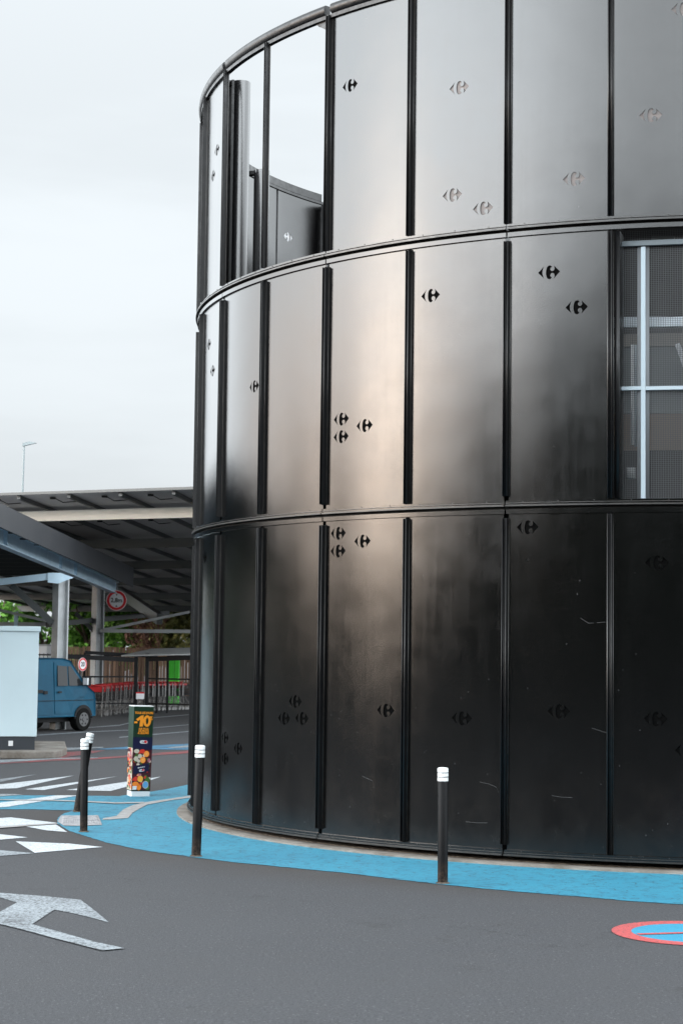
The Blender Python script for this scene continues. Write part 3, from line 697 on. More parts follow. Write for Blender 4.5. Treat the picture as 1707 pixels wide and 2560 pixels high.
for u, z, a, c_, k in ((-.075, .60, .035, .028, 'cream'), (-.03, .535, .028, .030, 'cream'), (-.08, .50, .030, .032, 'cream'), (.00, .60, .036, .028, 'tomato'), (-.045, .47, .025, .022, 'cream'),
                       (.055, .565, .036, .042, 'fruit_orange'), (.055, .565, .028, .034, 'pulp'), (.01, .485, .037, .042, 'fruit_orange'), (.01, .485, .029, .034, 'pulp'), (.09, .48, .018, .028, 'shallot'), (-.05, .42, .022, .022, 'cream'),
                       (-.075, .235, .03, .03, 'tomato'), (-.015, .235, .038, .042, 'yellow'), (.05, .255, .016, .018, 'tomato'), (.08, .215, .034, .045, 'leaf'), (-.075, .165, .045, .035, 'fruit_orange'), (-.03, .125, .032, .040, 'fruit_orange'), (.085, .12, .03, .03, 'leaf'), (-.01, .17, .016, .016, 'tomato')):
    fdisc(fs, u, z, a, c_, k, 3+(k == 'pulp')*.6)
for i in range(8):
    t = 2*math.pi*i/8
    for (cu_, cz_, rr2) in ((.055, .565, .028), (.01, .485, .029)):
        p = [tot_pt(cu_+rr2*.25*math.cos(t), front-.0031, cz_+rr2*.25*math.sin(t)), tot_pt(cu_+rr2*.9*math.cos(t-.28), front-.0031, cz_+rr2*1.1*math.sin(t-.28)), tot_pt(cu_+rr2*.9*math.cos(t+.28), front-.0031, cz_+rr2*1.1*math.sin(t+.28))]
        fs.poly(p, fk.index('fruit_orange'))
fdisc(fs, .058, .158, .042, .050, 'cream', 4.2, 24); fdisc(fs, .058, .158, .036, .043, 'sky', 5, 24)
fs.build('fruit_print', fs_m, tot)
# tilted navy card
q = MB(); q.poly([tot_pt(-.112, front-.0052, .295), tot_pt(.095, front-.0052, .335), tot_pt(.095, front-.0052, .445), tot_pt(-.108, front-.0052, .405)]); q.build('navy_card', m_navy, tot)
q = MB(); q.poly([tot_pt(-.118, front-.0052, .09), tot_pt(-.062, front-.0052, .093), tot_pt(-.060, front-.0052, .142), tot_pt(-.116, front-.0052, .138)]); q.build('white_label', m_cardw, tot)
RX = Matrix.Rotation(math.pi/2, 4, 'X')
def ttext(name, txt, u, z, size, m, bold=.0, wide=1., lay=1., rot=0, keep=False):
    me = text_mesh(txt, size, bold, wide)
    mw = Matrix.Translation(tot_pt(u, front-.0012*lay, z)) @ RX @ Matrix.Rotation(rot, 4, 'Z')
    return add_mesh(name, me, m, tot, mw)
ttext('lettering', 'TOUS LES JOURS', .004, 1.105, .040, m_orange, .0012, .84)
def tpoly(pts, m, lay=1.):
    q = MB(); q.prism([tot_pt(u, front-.0012*lay, z) for u, z in pts], (0, -.001, 0)); return q.build('lettering', m, tot)
tpoly([(-.118, .968), (-.078, .968), (-.078, .993), (-.118, .993)], m_orange)
tpoly([(-.050, .925), (-.008, .925), (.000, 1.073), (-.030, 1.073), (-.096, 1.022), (-.072, .996), (-.044, 1.016)], m_orange)
ring = MB(); no = 28; cu0, cz0 = .045, .999
A = []
for sgn in (1,):
    Oq = [ring.bm.verts.new(tot_pt(cu0+.050*math.cos(2*math.pi*i/no), front-.0024, cz0+.076*math.sin(2*math.pi*i/no))) for i in range(no)]
    Iq = [ring.bm.verts.new(tot_pt(cu0+.016*math.cos(2*math.pi*i/no), front-.0024, cz0+.043*math.sin(2*math.pi*i/no))) for i in range(no)]
    for i in range(no): ring.bm.faces.new((Oq[i], Oq[(i+1) % no], Iq[(i+1) % no], Iq[i]))
ring.build('lettering', m_orange, tot)
ttext('lettering', '%', .097, 1.035, .075, m_orange, .001, .75, lay=3)
ttext('lettering', 'SUR TOUS', .005, .895, .034, m_orange, .0013, .85)
ttext('lettering', 'LES FRUITS', .005, .867, .034, m_orange, .0013, .85)
ttext('lettering', '& LÉGUMES', .003, .838, .034, m_orange, .0013, .85)
def pill(u, z, L_, r_, lay, rot=0):
    q = MB(); P = []
    for i in range(20):
        t = -math.pi/2+math.pi*i/9 if i < 10 else math.pi/2+math.pi*(i-10)/9
        x = (L_ if i < 10 else -L_)+r_*math.cos(t); y = r_*math.sin(t)
        P.append(tot_pt(u+x*math.cos(rot)-y*math.sin(rot), front-.0012*lay, z+x*math.sin(rot)+y*math.cos(rot)))
    q.poly(P); q.build('badge', m_cardw, tot)
    q = MB(); uu, zz = u+L_*.85*math.cos(rot), z+L_*.85*math.sin(rot)+.002
    q.poly([tot_pt(uu+r_*.9*math.cos(2*math.pi*i/14), front-.0012*lay-.0005, zz+r_*.9*math.sin(2*math.pi*i/14)) for i in range(14)]); q.build('badge', m_signr, tot)
    me = text_mesh('Club', r_*1.5, .0004, .9); add_mesh('lettering', me, m_navy, tot, Matrix.Translation(tot_pt(u-L_*.45*math.cos(rot), front-.0012*lay-.0010, z-L_*.45*math.sin(rot))) @ RX @ Matrix.Rotation(rot, 4, 'Z'))
pill(.012, .722, .028, .021, 1.5)
pill(.000, .348, .020, .016, 5.0, .19)
ttext('lettering', 'BIENVENUE AU', -.006, .388, .018, m_cardw, .0004, .8, lay=5.2, rot=.19)

# ------------------------------------------------------------------ kiosk on its kerb island
zk = .13
Pk = gnd(164, 1890, 0); Yk = gnd(60, 1897, 0).y
b = MB(); pts = [(-12, Yk-.3, 0), (Pk.x-.35, Yk-.05, 0), (Pk.x-.08, Yk+.12, 0), (Pk.x, Yk+.5, 0), (Pk.x-.02, Yk+1.3, 0), (Pk.x-.4, Yk+3.6, 0), (-12, Yk+3.6, 0)]
b.prism(pts, (0, 0, zk)); tag(b.build('kerb_island', m_conc, bevel=.02), kind='structure')
Pb = gnd(91.5, 1875, zk); Pt = atY(93, 1566, Pb.y)
kio = empty('kiosk', (Pb.x, Pb.y, zk), math.radians(9.6)); tag(kio, 'windowless pale blue cabin with dark plinth on the concrete kerb', 'kiosk')
hk = Pt.z-zk
b = MB(); b.box((-4.2, .03, 0), (-.03, 2.8, .235)); b.build('plinth', m_kioskd, kio)
b = MB(); b.box((-4.2, 0, .236), (0, 2.85, hk-.09)); b.build('wall', m_kiosk, kio, bevel=.01)
b = MB(); b.box((-4.24, -.03, hk-.089), (.03, 2.88, hk)); b.build('roof_trim', m_kiosk, kio, bevel=.006)
b = MB(); b.box((-.49, .012, .07), (-.41, .029, .16)); b.build('vent_plate', m_whitep, kio)

# ------------------------------------------------------------------ near solar canopy
XF, XB = -6.65, -7.2
def line_on_X(pa, pb, X):
    A_, B_ = atX(*pa, X), atX(*pb, X); return A_, B_
fa0, fa1 = line_on_X((0, 1319), (331, 1468), XF); ft0, ft1 = line_on_X((0, 1259), (336, 1421), XF)
ra0, ra1 = line_on_X((0, 1361), (290, 1487), XB); rt0, rt1 = line_on_X((0, 1322), (290, 1452), XB)
YE = fa1.y
def lerp_line(A_, B_, Y):
    t = (Y-A_.y)/(B_.y-A_.y); return A_+(B_-A_)*t
can = empty('solar_canopy', (XB, 46, 0)); tag(can, 'near grey steel car park canopy with sloping blue beam and dark fascia', 'canopy')
Mi = Matrix.Translation((-XB, -46, 0))
def loc(v): v = Vector(v); return v-Vector((XB, 46, 0))
YN = 25.0
f0, f1 = lerp_line(fa0, fa1, YN), fa1; t0, t1 = lerp_line(ft0, ft1, YN), ft1
hF = .5
b = MB(); b.quadbox([loc((XF, YN, f0.z)), loc((XF+.04, YN, f0.z)), loc((XF+.04, YE, f1.z)), loc((XF, YE, f1.z)), loc((XF, YN, t0.z)), loc((XF+.04, YN, t0.z)), loc((XF+.04, YE, t1.z)), loc((XF, YE, t1.z))]); b.build('fascia', m_fascia, can)
X2 = -26
def roofz(Y): return lerp_line(ft0, ft1, Y).z-.10
b = MB(); b.quadbox([loc((X2, YN, roofz(YN)-.06)), loc((XF-.003, YN, roofz(YN)-.06)), loc((XF-.003, YE, roofz(YE)-.06)), loc((X2, YE, roofz(YE)-.06)), loc((X2, YN, roofz(YN))), loc((XF-.003, YN, roofz(YN))), loc((XF-.003, YE, roofz(YE))), loc((X2, YE, roofz(YE)))])
b.build('roof', m_under, can)
b = MB()
Y = YN+1
while Y < YE:
    z = roofz(Y)-.06; b.bar(loc((X2, Y, z-.09)), loc((XF-.003, Y, z-.09)), .08, .17); Y += 1.9
b.build('purlin', m_darksteel, can)
def ibeam(b, A_, B_, hgt, wd, tf=.03):
    A_, B_ = Vector(A_), Vector(B_)
    b.bar(A_, B_, .03, hgt-2*tf-.002); b.bar(A_+Vector((0, 0, hgt/2-tf/2)), B_+Vector((0, 0, hgt/2-tf/2)), wd, tf); b.bar(A_-Vector((0, 0, hgt/2-tf/2)), B_-Vector((0, 0, hgt/2-tf/2)), wd, tf)
hb = (rt1.z-ra1.z+rt0.z-ra0.z)/2; mid0 = (ra0+rt0)/2; mid1 = (ra1+rt1)/2
b = MB(); m0 = lerp_line(mid0, mid1, YN+.5); ibeam(b, loc((XB, YN+.5, m0.z)), loc(mid1), hb, .2)
for px in (8, 148, 186):
    r_ = ray(px, 1400); Y = r_.y*XB/r_.x; z = lerp_line(mid0, mid1, Y).z; b.box(loc((XB+.016, Y-.02, z-hb/2+.032)), loc((XB+.095, Y+.02, z+hb/2-.032)))
b.build('rafter', m_bluesteel, can)
b = MB(); ibeam(b, loc((XB-6.5, YN+.5, m0.z)), loc((XB-6.5, mid1.y, mid1.z)), hb, .2); b.build('rafter', m_bluesteel, can)
Pc1 = gnd(145, 1823); Yc = Pc1.y; xc = Pc1.x
def hcol(x, y, z0, z1, sz, rot, mlist, name, parent, base):
    q = MB(); t = sz*.12; pr_ = [(-sz/2, -sz/2), (sz/2, -sz/2), (sz/2, -sz/2+t), (t/2, -sz/2+t), (t/2, sz/2-t), (sz/2, sz/2-t), (sz/2, sz/2), (-sz/2, sz/2), (-sz/2, sz/2-t), (-t/2, sz/2-t), (-t/2, -sz/2+t), (-sz/2, -sz/2+t)]
    cs, sn = math.cos(rot), math.sin(rot)
    q.prism([Vector((x+u*cs-v*sn, y+u*sn+v*cs, z0))-base for u, v in pr_], (0, 0, z1-z0)); return q.build(name, mlist, parent)
base = Vector((XB, 46, 0))
ztop = atY(145, 1448, Yc).z
hcol(xc, Yc, 0, ztop+.06, .29, math.radians(-52), m_steel, 'column', can, base)
b = MB(); A_, B_ = atY(-160, 1474, Yc), atY(140, 1441, Yc); A_.y -= .25; B_.y -= .25; b.bar(A_-base, B_-base, .10, .16); b.build('strut', m_bluesteel, can)
b = MB(); A_, B_ = atY(134, 1443, Yc-.32), atY(186, 1446, Yc-.32); b.prism([atY(120, 1432, Yc-.34)-base, atY(152, 1432, Yc-.34)-base, atY(185, 1444, Yc-.34)-base, atY(146, 1459, Yc-.34)-base, atY(120, 1456, Yc-.34)-base], (0, .02, 0)); b.build('gusset', m_bluesteel, can)
b = MB(); b.bar(atY(30, 1463, Yc)-base, atY(132, 1557, Yc)-base, .14, .15); b.build('brace', m_darksteel, can)

# height sign hanging from the canopy corner
Ys = YE-.35; Ps = atY(292, 1501, Ys); rs = 25.5/F*Ys
sg = empty('height_limit_sign', Ps); tag(sg, 'round white height limit sign with red rim hanging from the canopy corner', 'road sign')
def signface(root, rs, yaw=0):
    def dsc(r0, r1, y, m, nm, n=40):
        q = MB()
        A_ = [q.bm.verts.new((r0*math.cos(2*math.pi*i/n), y, r0*math.sin(2*math.pi*i/n))) for i in range(n)]
        if r1 is None: q.bm.faces.new(A_)
        else:
            B_ = [q.bm.verts.new((r1*math.cos(2*math.pi*i/n), y, r1*math.sin(2*math.pi*i/n))) for i in range(n)]
            for i in range(n): q.bm.faces.new((A_[i], A_[(i+1) % n], B_[(i+1) % n], B_[i]))
        return q.build(nm, m, root)
    q = MB(); q.tube((0, -.01, 0), (0, .015, 0), rs, 40); q.build('plate', m_signw, root)
    dsc(rs*.95, rs*.70, -.013, m_signr, 'red_rim')
signface(sg, rs)
add_mesh('lettering', text_mesh('2,8m', rs*.60, .004, .95), m_signk, sg, Matrix.Translation((0, -.016, 0)) @ RX)
for s_ in (1, -1):
    q = MB(); q.poly([(-rs*.10, -.014, s_*rs*.62), (rs*.10, -.014, s_*rs*.62), (0, -.014, s_*rs*.44)]); q.build('arrow_mark', m_signk, sg)
q = MB(); q.bar((.02, 0, rs-.01), (.0, 0, rs+.32), .02, .02); q.build('hanger', m_steel, sg)

# ------------------------------------------------------------------ far solar canopy
E0, E1 = atY(0, 1234, 47.3), atY(487, 1218, 44.7)
ud = (E1-E0); ud.z = 0; ud.normalize(); vd = Vector((.20, .98, 0)).normalized(); SL = .06; VL = 41
zf = (E0.z+E1.z)/2
fc = empty('solar_canopy', (E0.x, E0.y, 0)); tag(fc, 'far flat car park canopy of solar panels on pale crossbeams and columns', 'canopy')
def FP(u, v, dz=0): p = ud*u+vd*v; return Vector((p.x, p.y, zf-SL*v+dz))
U0, U1 = -14, 12
b = MB(); b.quadbox([FP(U0, 0, -.04), FP(U1, 0, -.04), FP(U1, VL, -.04), FP(U0, VL, -.04), FP(U0, 0), FP(U1, 0), FP(U1, VL), FP(U0, VL)]); b.build('roof', [m_under2], fc)
b = MB(); b.quadbox([FP(U0, -.03, -.055), FP(U1, -.03, -.055), FP(U1, 0, -.055), FP(U0, 0, -.055), FP(U0, -.03, .012), FP(U1, -.03, .012), FP(U1, 0, .012), FP(U0, 0, .012)]); b.build('edge_trim', m_darksteel, fc)
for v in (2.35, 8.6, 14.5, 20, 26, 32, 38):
    b = MB(); A_, B_ = FP(U0, v, -.28), FP(U1, v, -.28); ibeam(b, A_, B_, .27, .16, .022); b.build('crossbeam', m_beam_lit if v < 3 else m_beam_shade, fc)  # skylight on the first beam and shade on the rest are in the paint
b = MB(); u = U0+.6
while u < U1:
    b.bar(FP(u, .12, -.095), FP(u, VL, -.095), .09, .10); u += 1.55
b.build('rafter', m_darksteel, fc)
b = MB(); u = U0+1.35; k = 0; rc = random.Random(3)
while u < U1:
    for v0 in (0.5, 5, 10.5, 16):
        p0 = FP(u+rc.uniform(-.2, .2), v0, -.06); p1 = p0+vd*.45+ud*.12+Vector((0, 0, -.10)); p2 = p1+vd*.5+ud*.2+Vector((0, 0, .06)); b.tube(p0, p1, .012, 5); b.tube(p1, p2, .012, 5); b.box(p0-Vector((.07, .05, .05)), p0+Vector((.07, .05, .0)))
    u += 1.55
b.build('cable', m_trim, fc)
def flc(v): return Vector(v)-Vector((E0.x, E0.y, 0))
bF = Vector((E0.x, E0.y, 0))
Y2 = 61.0; P2 = atY(243, 1650, Y2)
hcol(P2.x, Y2, 0, 5.0, .31, math.radians(-50), m_steel, 'column', fc, bF)
hcol(P2.x+7.5, Y2-4, 0, 5.2, .31, math.radians(-50), m_steel, 'column', fc, bF)
b = MB(); b.bar(flc(atY(250, 1577, Y2-.4)), flc(atY(560, 1579, Y2-.4)), .10, .115); b.build('tie_beam', m_steel, fc)
b = MB(); b.bar(flc(atY(262, 1574, Y2-.5)), flc(atY(474, 1530, Y2-.5)), .09, .085); b.build('tie_beam', m_steel, fc)
b = MB(); b.bar(flc(atY(190, 1533, Y2)), flc(atY(236, 1578, Y2)), .12, .13); b.build('brace', m_darksteel, fc)
b = MB(); b.bar(flc(atY(120, 1562, Y2-3)), flc(atY(420, 1532, Y2+6)), .14, .16); b.build('brace', m_darksteel, fc)
b = MB(); b.bar(flc(atY(-80, 1560, Y2-1)), flc(atY(128, 1561, Y2-1)), .10, .13); b.build('tie_beam', m_steel, fc)
b = MB(); b.bar(flc(atY(-60, 1511, Y2-1.2)), flc(atY(128, 1555, Y2-1.2)), .09, .09); b.build('tie_beam', m_steel, fc)
b = MB(); b.bar(flc(atY(41, 1530, Y2-1)), flc(atY(41, 1566, Y2-1)), .12, .12); b.build('tie_beam', m_bluesteel, fc)
b = MB(); A_, B_ = atY(300, 1478, 70), atY(400, 1548, 62); b.bar(flc(A_), flc(B_), .2, .36); b.build('brace', m_darksteel, fc)

# ------------------------------------------------------------------ street lamp
Pl0 = gnd(54, 1700); Yl = 95; pb_ = atY(55, 1240, Yl); pt_ = atY(61, 1113, Yl); base = Vector((pb_.x-(pt_.x-pb_.x)*1.0, Yl, 0))
m_lamp = mat('grey_lamp_steel', (.16, .19, .20), .5); lamp = empty('street_lamp', base); tag(lamp, 'slim grey street lamp rising above the far canopy roof', 'street lamp')
b = MB(); b.tube((0, 0, 0), pt_-base, .10, 12, .05); b.build('pole', m_lamp, lamp)
b = MB(); hp = pt_-base; b.quadbox([hp+Vector(q) for q in ((-.07, -.12, -.06), (.66, -.09, .12), (.66, .09, .12), (-.07, .12, -.06), (-.06, -.1, .10), (.30, -.06, .20), (.30, .06, .20), (-.06, .1, .10))]); b.build('lamp_head', m_lamp, lamp)

# ------------------------------------------------------------------ blue van
vr = gnd(202, 1827); yaw = math.radians(57)
hd = Vector((math.cos(yaw), math.sin(yaw), 0)); sd = Vector((math.sin(yaw), -math.cos(yaw), 0))
van = empty('van', (0, 0, 0)); van.rotation_euler = (0, 0, yaw)
tag(van, 'old faded blue panel van parked under the near canopy', 'van')
# local frame: +x forward, -y = side facing the camera; front wheel contact at (0,-.78)
WB, TRK, VH, RW = 2.25, .74, 1.70, .27
van.location = vr+Vector((0, 0, 0))-(hd*0+sd*TRK)
prof = [(-3.25, .34), (-3.27, .9), (-3.15, 1.60), (-3.02, 1.68), (-.70, 1.70), (-.42, 1.65), (.12, 1.06), (.38, .90), (.42, .72), (.43, .34)]
def vsec(y, inset):
    return [(x, y, z) if z < .9 else (x, y*(1-inset*(z-.9)/.8), z) for x, z in prof]
b = MB(); nP = len(prof); rings = []
for y, shr in ((-.80, .055), (-.84, .0), (.84, .0), (.80, .055)):
    rg = []
    for x, z in prof:
        tap = 1-.10*max(0, (z-.85)/.85); cxm, czm = -1.3, 1.0
        xx, zz = cxm+(x-cxm)*(1-shr*.35), czm+(z-czm)*(1-shr*.55); rg.append(b.bm.verts.new((xx, y*tap, zz)))
    rings.append(rg)
for k in range(3):
    for i in range(nP): f = b.bm.faces.new((rings[k][i], rings[k][(i+1) % nP], rings[k+1][(i+1) % nP], rings[k+1][i]))
b.bm.faces.new(rings[0]); b.bm.faces.new(rings[3])
body = b.build('body', m_van, van, bevel=.03)
def sidey(z): return -(.84-.04*0)*(1-.10*max(0, (z-.85)/.85))-.006
def vpoly(name, pts, m, parent=van, off=0., d=.012, inner=True):
    q = MB(); q.prism([(x, -.80*(1-.10*max(0, (z-.85)/.85))-.004-off, z) for x, z in pts], (0, -d, 0)); return q.build(name, m, parent)
door = vpoly('door', [(-.98, .42), (-.42, .42), (-.36, .62), (-.28, .74), (-.14, .80), (.02, .80), (.14, .90), (.08, 1.04), (-.42, 1.59), (-.98, 1.60)], m_van, d=.010)
vpoly('side_window', [(-.90, 1.06), (-.55, 1.06), (-.55, 1.51), (-.88, 1.53)], m_glass, door, .012); vpoly('side_window', [(-.51, 1.06), (.02, 1.06), (-.42, 1.51), (-.51, 1.51)], m_glass, door, .012)
vpoly('door_handle', [(-.90, .90), (-.78, .90), (-.78, .935), (-.90, .935)], m_trim, door, .012, .02)
vpoly('sliding_door', [(-2.35, .40), (-1.02, .40), (-1.02, 1.58), (-2.35, 1.58)], m_van, d=.008)
vpoly('side_rail', [(-3.1, .905), (-1.40, .905), (-1.40, .975), (-3.1, .975)], m_trim, van, .010, .012)
vpoly('sliding_handle', [(-1.38, .88), (-1.26, .88), (-1.26, .95), (-1.38, .95)], m_trim, van, .010, .02)
vpoly('crease', [(-3.2, .715), (.36, .715), (.36, .728), (-3.2, .728)], m_trim, van, .0105, .004)
q = MB(); q.poly([(-.385, -.66, 1.61), (.10, -.72, 1.085), (.10, .72, 1.085), (-.385, .66, 1.61)]); o = q.build('windscreen', m_glass, van); o.location = (.012, 0, .010)
q = MB(); q.box((.36, -.80, .36), (.48, .80, .50)); q.build('bumper', m_trim, van, bevel=.02)
for y in (-.58, .58):
    q = MB(); q.box((.38, y-.13, .58), (.432, y+.13, .74)); q.build('headlight', m_signw, van, bevel=.01)
q = MB(); q.box((.0, -.96, 1.06), (.10, -.80, 1.26)); q.build('wing_mirror', m_trim, van, bevel=.02)
q = MB(); q.box((-.04, -.955, 1.08), (-.002, -.82, 1.24)); q.build('wing_mirror', m_signw, van)
for x in (0, -WB):
    for s_ in (-1, 1):
        q = MB(); q.tube((x, s_*.62, RW), (x, s_*.834, RW), RW, 28); wh = q.build('wheel', m_tyre, van, bevel=.02)
        q = MB(); q.tube((x, s_*.835, RW), (x, s_*.840, RW), RW*.60, 24); q.tube((x, s_*.840, RW), (x, s_*.854, RW), RW*.22, 16, RW*.18)
        for t in range(6): q.tube((x+RW*.42*math.cos(t*1.047), s_*.8401, RW+RW*.42*math.sin(t*1.047)), (x+RW*.42*math.cos(t*1.047), s_*.842, RW+RW*.42*math.sin(t*1.047)), RW*.09, 8, mi=1)
        q.build('rim', [m_rim, m_trim], wh)
    q = MB(); n = 20; P = [(x+.32*math.cos(math.pi*i/n), -.812, RW+.02+.32*math.sin(math.pi*i/n)) for i in range(n+1)]; P += [(x-.32, -.812, .335), (x+.32, -.812, .335)]
    q.prism(P, (0, -.009, 0)); q.build('wheel_arch', m_trim, van)
q = MB(); q.box((-3.0, -.6, .22), (.4, .6, .36)); q.build('underbody', m_trim, van)
q = MB(); q.box((-2.62, -.815, .55), (-2.0, -.80, .62)); 
for ob in list(van.children):
    if ob.name.startswith('wheel') and 'arch' not in ob.name: pass

# speed sign beside the van
Ysp = 46.8; Pp = atY(207, 1661, Ysp); base = Vector((Pp.x, Pp.y, 0)); sp_ = empty('speed_limit_sign', base, math.radians(58)); tag(sp_, 'small round twenty speed limit sign turned sideways above the van bonnet', 'road sign')
rs2 = 16.5/F*Ysp
face = bpy.data.objects.new('sign_face', None)
q = MB(); q.tube((0, -.008, Pp.z), (0, .008, Pp.z), rs2, 36); q.build('plate', m_signw, sp_)
q = MB(); n = 36; A_ = [q.bm.verts.new((rs2*.96*math.cos(2*math.pi*i/n), -.011, Pp.z+rs2*.96*math.sin(2*math.pi*i/n))) for i in range(n)]; B_ = [q.bm.verts.new((rs2*.70*math.cos(2*math.pi*i/n), -.011, Pp.z+rs2*.70*math.sin(2*math.pi*i/n))) for i in range(n)]
for i in range(n): q.bm.faces.new((A_[i], A_[(i+1) % n], B_[(i+1) % n], B_[i]))
q.build('red_rim', m_signr, sp_)
add_mesh('lettering', text_mesh('20', rs2*.95, .004, .9), m_signk, sp_, Matrix.Translation((0, -.013, Pp.z)) @ RX)
q = MB(); q.tube((0, .03, 0), (0, .03, Pp.z+rs2), .022, 10); q.build('post', m_darksteel, sp_)

# ------------------------------------------------------------------ trolley bays and trolleys
def make_trolley():
    root = empty('shopping_trolley', (0, 0, 0))
    k = .87
    q = MB()
    def wire(p, r_=.006): 
        for a_, b_ in zip(p, p[1:]): q.tube(Vector(a_)*k, Vector(b_)*k, r_, 5, cap=False)
    bt = [(-.38, -.22, .52), (.40, -.17, .58), (.40, .17, .58), (-.38, .22, .52)]; tp_ = [(-.42, -.27, .96), (.50, -.20, .88), (.50, .20, .88), (-.42, .27, .96)]
    for rg in (bt, tp_): wire(rg+[rg[0]], .008)
    for a_, b_ in ((0, 1), (1, 2), (2, 3), (3, 0)):
        for i in range(9):
            t = i/8; p0 = Vector(bt[a_]).lerp(Vector(bt[b_]), t); p1 = Vector(tp_[a_]).lerp(Vector(tp_[b_]), t); wire([p0, p1], .0045)
        for hgt in (.3, .62): wire([Vector(bt[a_]).lerp(Vector(tp_[a_]), hgt), Vector(bt[b_]).lerp(Vector(tp_[b_]), hgt)], .004)
    for i in range(1, 8): wire([Vector(bt[0]).lerp(Vector(bt[3]), i/8), Vector(bt[1]).lerp(Vector(bt[2]), i/8)], .004)
    q.build('basket', m_wire, root)
    q = MB()
    for s_ in (-1, 1):
        q.tube(Vector((-.42, s_*.26, 1.0))*k, Vector((-.30, s_*.22, .50))*k, .012, 6); q.tube(Vector((-.30, s_*.22, .50))*k, Vector((-.36, s_*.24, .16))*k, .012, 6); q.tube(Vector((-.36, s_*.24, .16))*k, Vector((.44, s_*.15, .20))*k, .012, 6)
        q.tube(Vector((-.30, s_*.22, .50))*k, Vector((.10, s_*.19, .18))*k, .010, 6)
        q.bar(Vector((-.425, s_*.275, .50))*k, Vector((-.435, s_*.285, .95))*k, .012, .045, (1, 0, 0))
    q.build('chassis', m_chrome, root)
    q = MB(); q.tube(Vector((-.47, -.29, 1.01))*k, Vector((-.47, .29, 1.01))*k, .019, 8); q.build('handle', m_red, root)
    q = MB(); q.box(tuple(Vector((-.44, -.25, .80))*k), tuple(Vector((-.425, .25, .985))*k)); q.box(tuple(Vector((-.44, -.275, .90))*k), tuple(Vector((-.22, -.262, .965))*k)); q.build('child_seat', m_red, root)
    for x, y in ((-.36, .24), (-.36, -.24), (.42, .15), (.42, -.15)):
        q = MB(); q.tube(Vector((x, y-.014, .062))*k, Vector((x, y+.014, .062))*k, .054, 12); q.bar(Vector((x, y, .07))*k, Vector((x, y, .18))*k, .035, .02); q.build('wheel', m_chrome, root)
    return root
tr0 = make_trolley()
gA, gB = gnd(243, 1791), gnd(345, 1776); gC, gD = gnd(352, 1777), gnd(461, 1774)
n1, n2 = 15, 14
for (P0, P1, n, lab, lift) in ((gA, gB, n1, 'red handled shopping trolley nested in the row beside the van', 0), (gC, gD, n2, 'red handled shopping trolley nested in the row right of the shelter posts', 0)):
    d = (P1-P0); rz = math.atan2(d.y, d.x)
    for i in range(n):
        t = tr0 if (i == 0 and P0 is gA) else copy_tree(tr0)
        p = P0.lerp(P1, i/(n-1)); t.location = (p.x+.02*math.sin(i*2.1), p.y, 0); t.rotation_euler = (0, 0, rz+.02*math.sin(i*1.7)); tag(t, lab, 'shopping trolley', 'nested shopping trolleys in the bay')
def shelter(label, xa, xb, ytop_a, ytop_b, Ya, Yb, roof):
    Pa, Pb2 = atY(xa, ytop_a, Ya), atY(xb, ytop_b, Yb); root = empty('trolley_shelter', (Pa.x, Pa.y, 0)); tag(root, label, 'trolley shelter')
    ba = Vector((Pa.x, Pa.y, 0)); A_, B_ = Pa-ba, Pb2-ba
    bk = Vector((.35, 2.6, .10))
    q = MB(); q.bar(A_, B_, .06, .13); q.bar(A_+bk, B_+bk, .06, .10); q.build('top_rail', m_trim, root)
    for P in (A_, B_):
        q = MB(); q.bar((P.x, P.y, 0), (P.x, P.y, P.z+.16), .10, .12, (0, 1, 0)); q.build('post', m_trim, root)
        q = MB(); q.bar((P.x+bk.x, P.y+bk.y, 0), (P.x+bk.x, P.y+bk.y, P.z+.1), .06, .06, (0, 1, 0)); q.build('post', m_trim, root)
    q = MB(); L_ = (B_-A_).length; n = int(L_/.17)
    for i in range(1, n):
        P = A_.lerp(B_, i/n); q.bar((P.x, P.y, .35), (P.x, P.y, P.z), .009, .009, (0, 1, 0))
    for z in (.36, A_.z*.66): q.bar((A_.x, A_.y, z), (B_.x, B_.y, z), .03, .045)
    q.build('bar_side', m_trim, root)
    if roof:
        q = MB(); e = Vector((0, 0, .07)); th = Vector((0, 0, .035)); q.quadbox([A_+e+roof[0], B_+e+roof[1], B_+bk+e+roof[2], A_+bk+e+roof[3]]+[v+th for v in (A_+e+roof[0], B_+e+roof[1], B_+bk+e+roof[2], A_+bk+e+roof[3])]); q.build('roof', m_steel, root)
    return root
zr = Vector((0, 0, 0))
shelter('long black barred trolley shelter side next to the van', 150, 341, 1640, 1650, 52.0, 53.2, None)
shelter('black barred trolley shelter with pale roof beside the drum', 369, 520, 1648, 1643, 53.2, 52.4, (Vector((-.75, 0, 0)), zr, Vector((0, 0, .10)), Vector((-.5, 0, .10))))
Pn = atY(351, 1739, 53.0); nb = empty('notice_board', (Pn.x, Pn.y, 0)); tag(nb, 'small white notice with red top fixed between two shelter posts', 'notice')
q = MB(); q.box((-.115, -.01, Pn.z-.10), (.115, .01, Pn.z+.06)); q.build('board', m_signw, nb); q = MB(); q.box((-.115, -.012, Pn.z+.0605), (.115, .01, Pn.z+.10)); q.build('board_top', m_signr, nb)
q = MB(); q.box((-.115, .012, .02), (-.085, .03, Pn.z+.1)); q.box((.085, .012, .02), (.115, .03, Pn.z+.1)); q.build('stand', m_trim, nb)

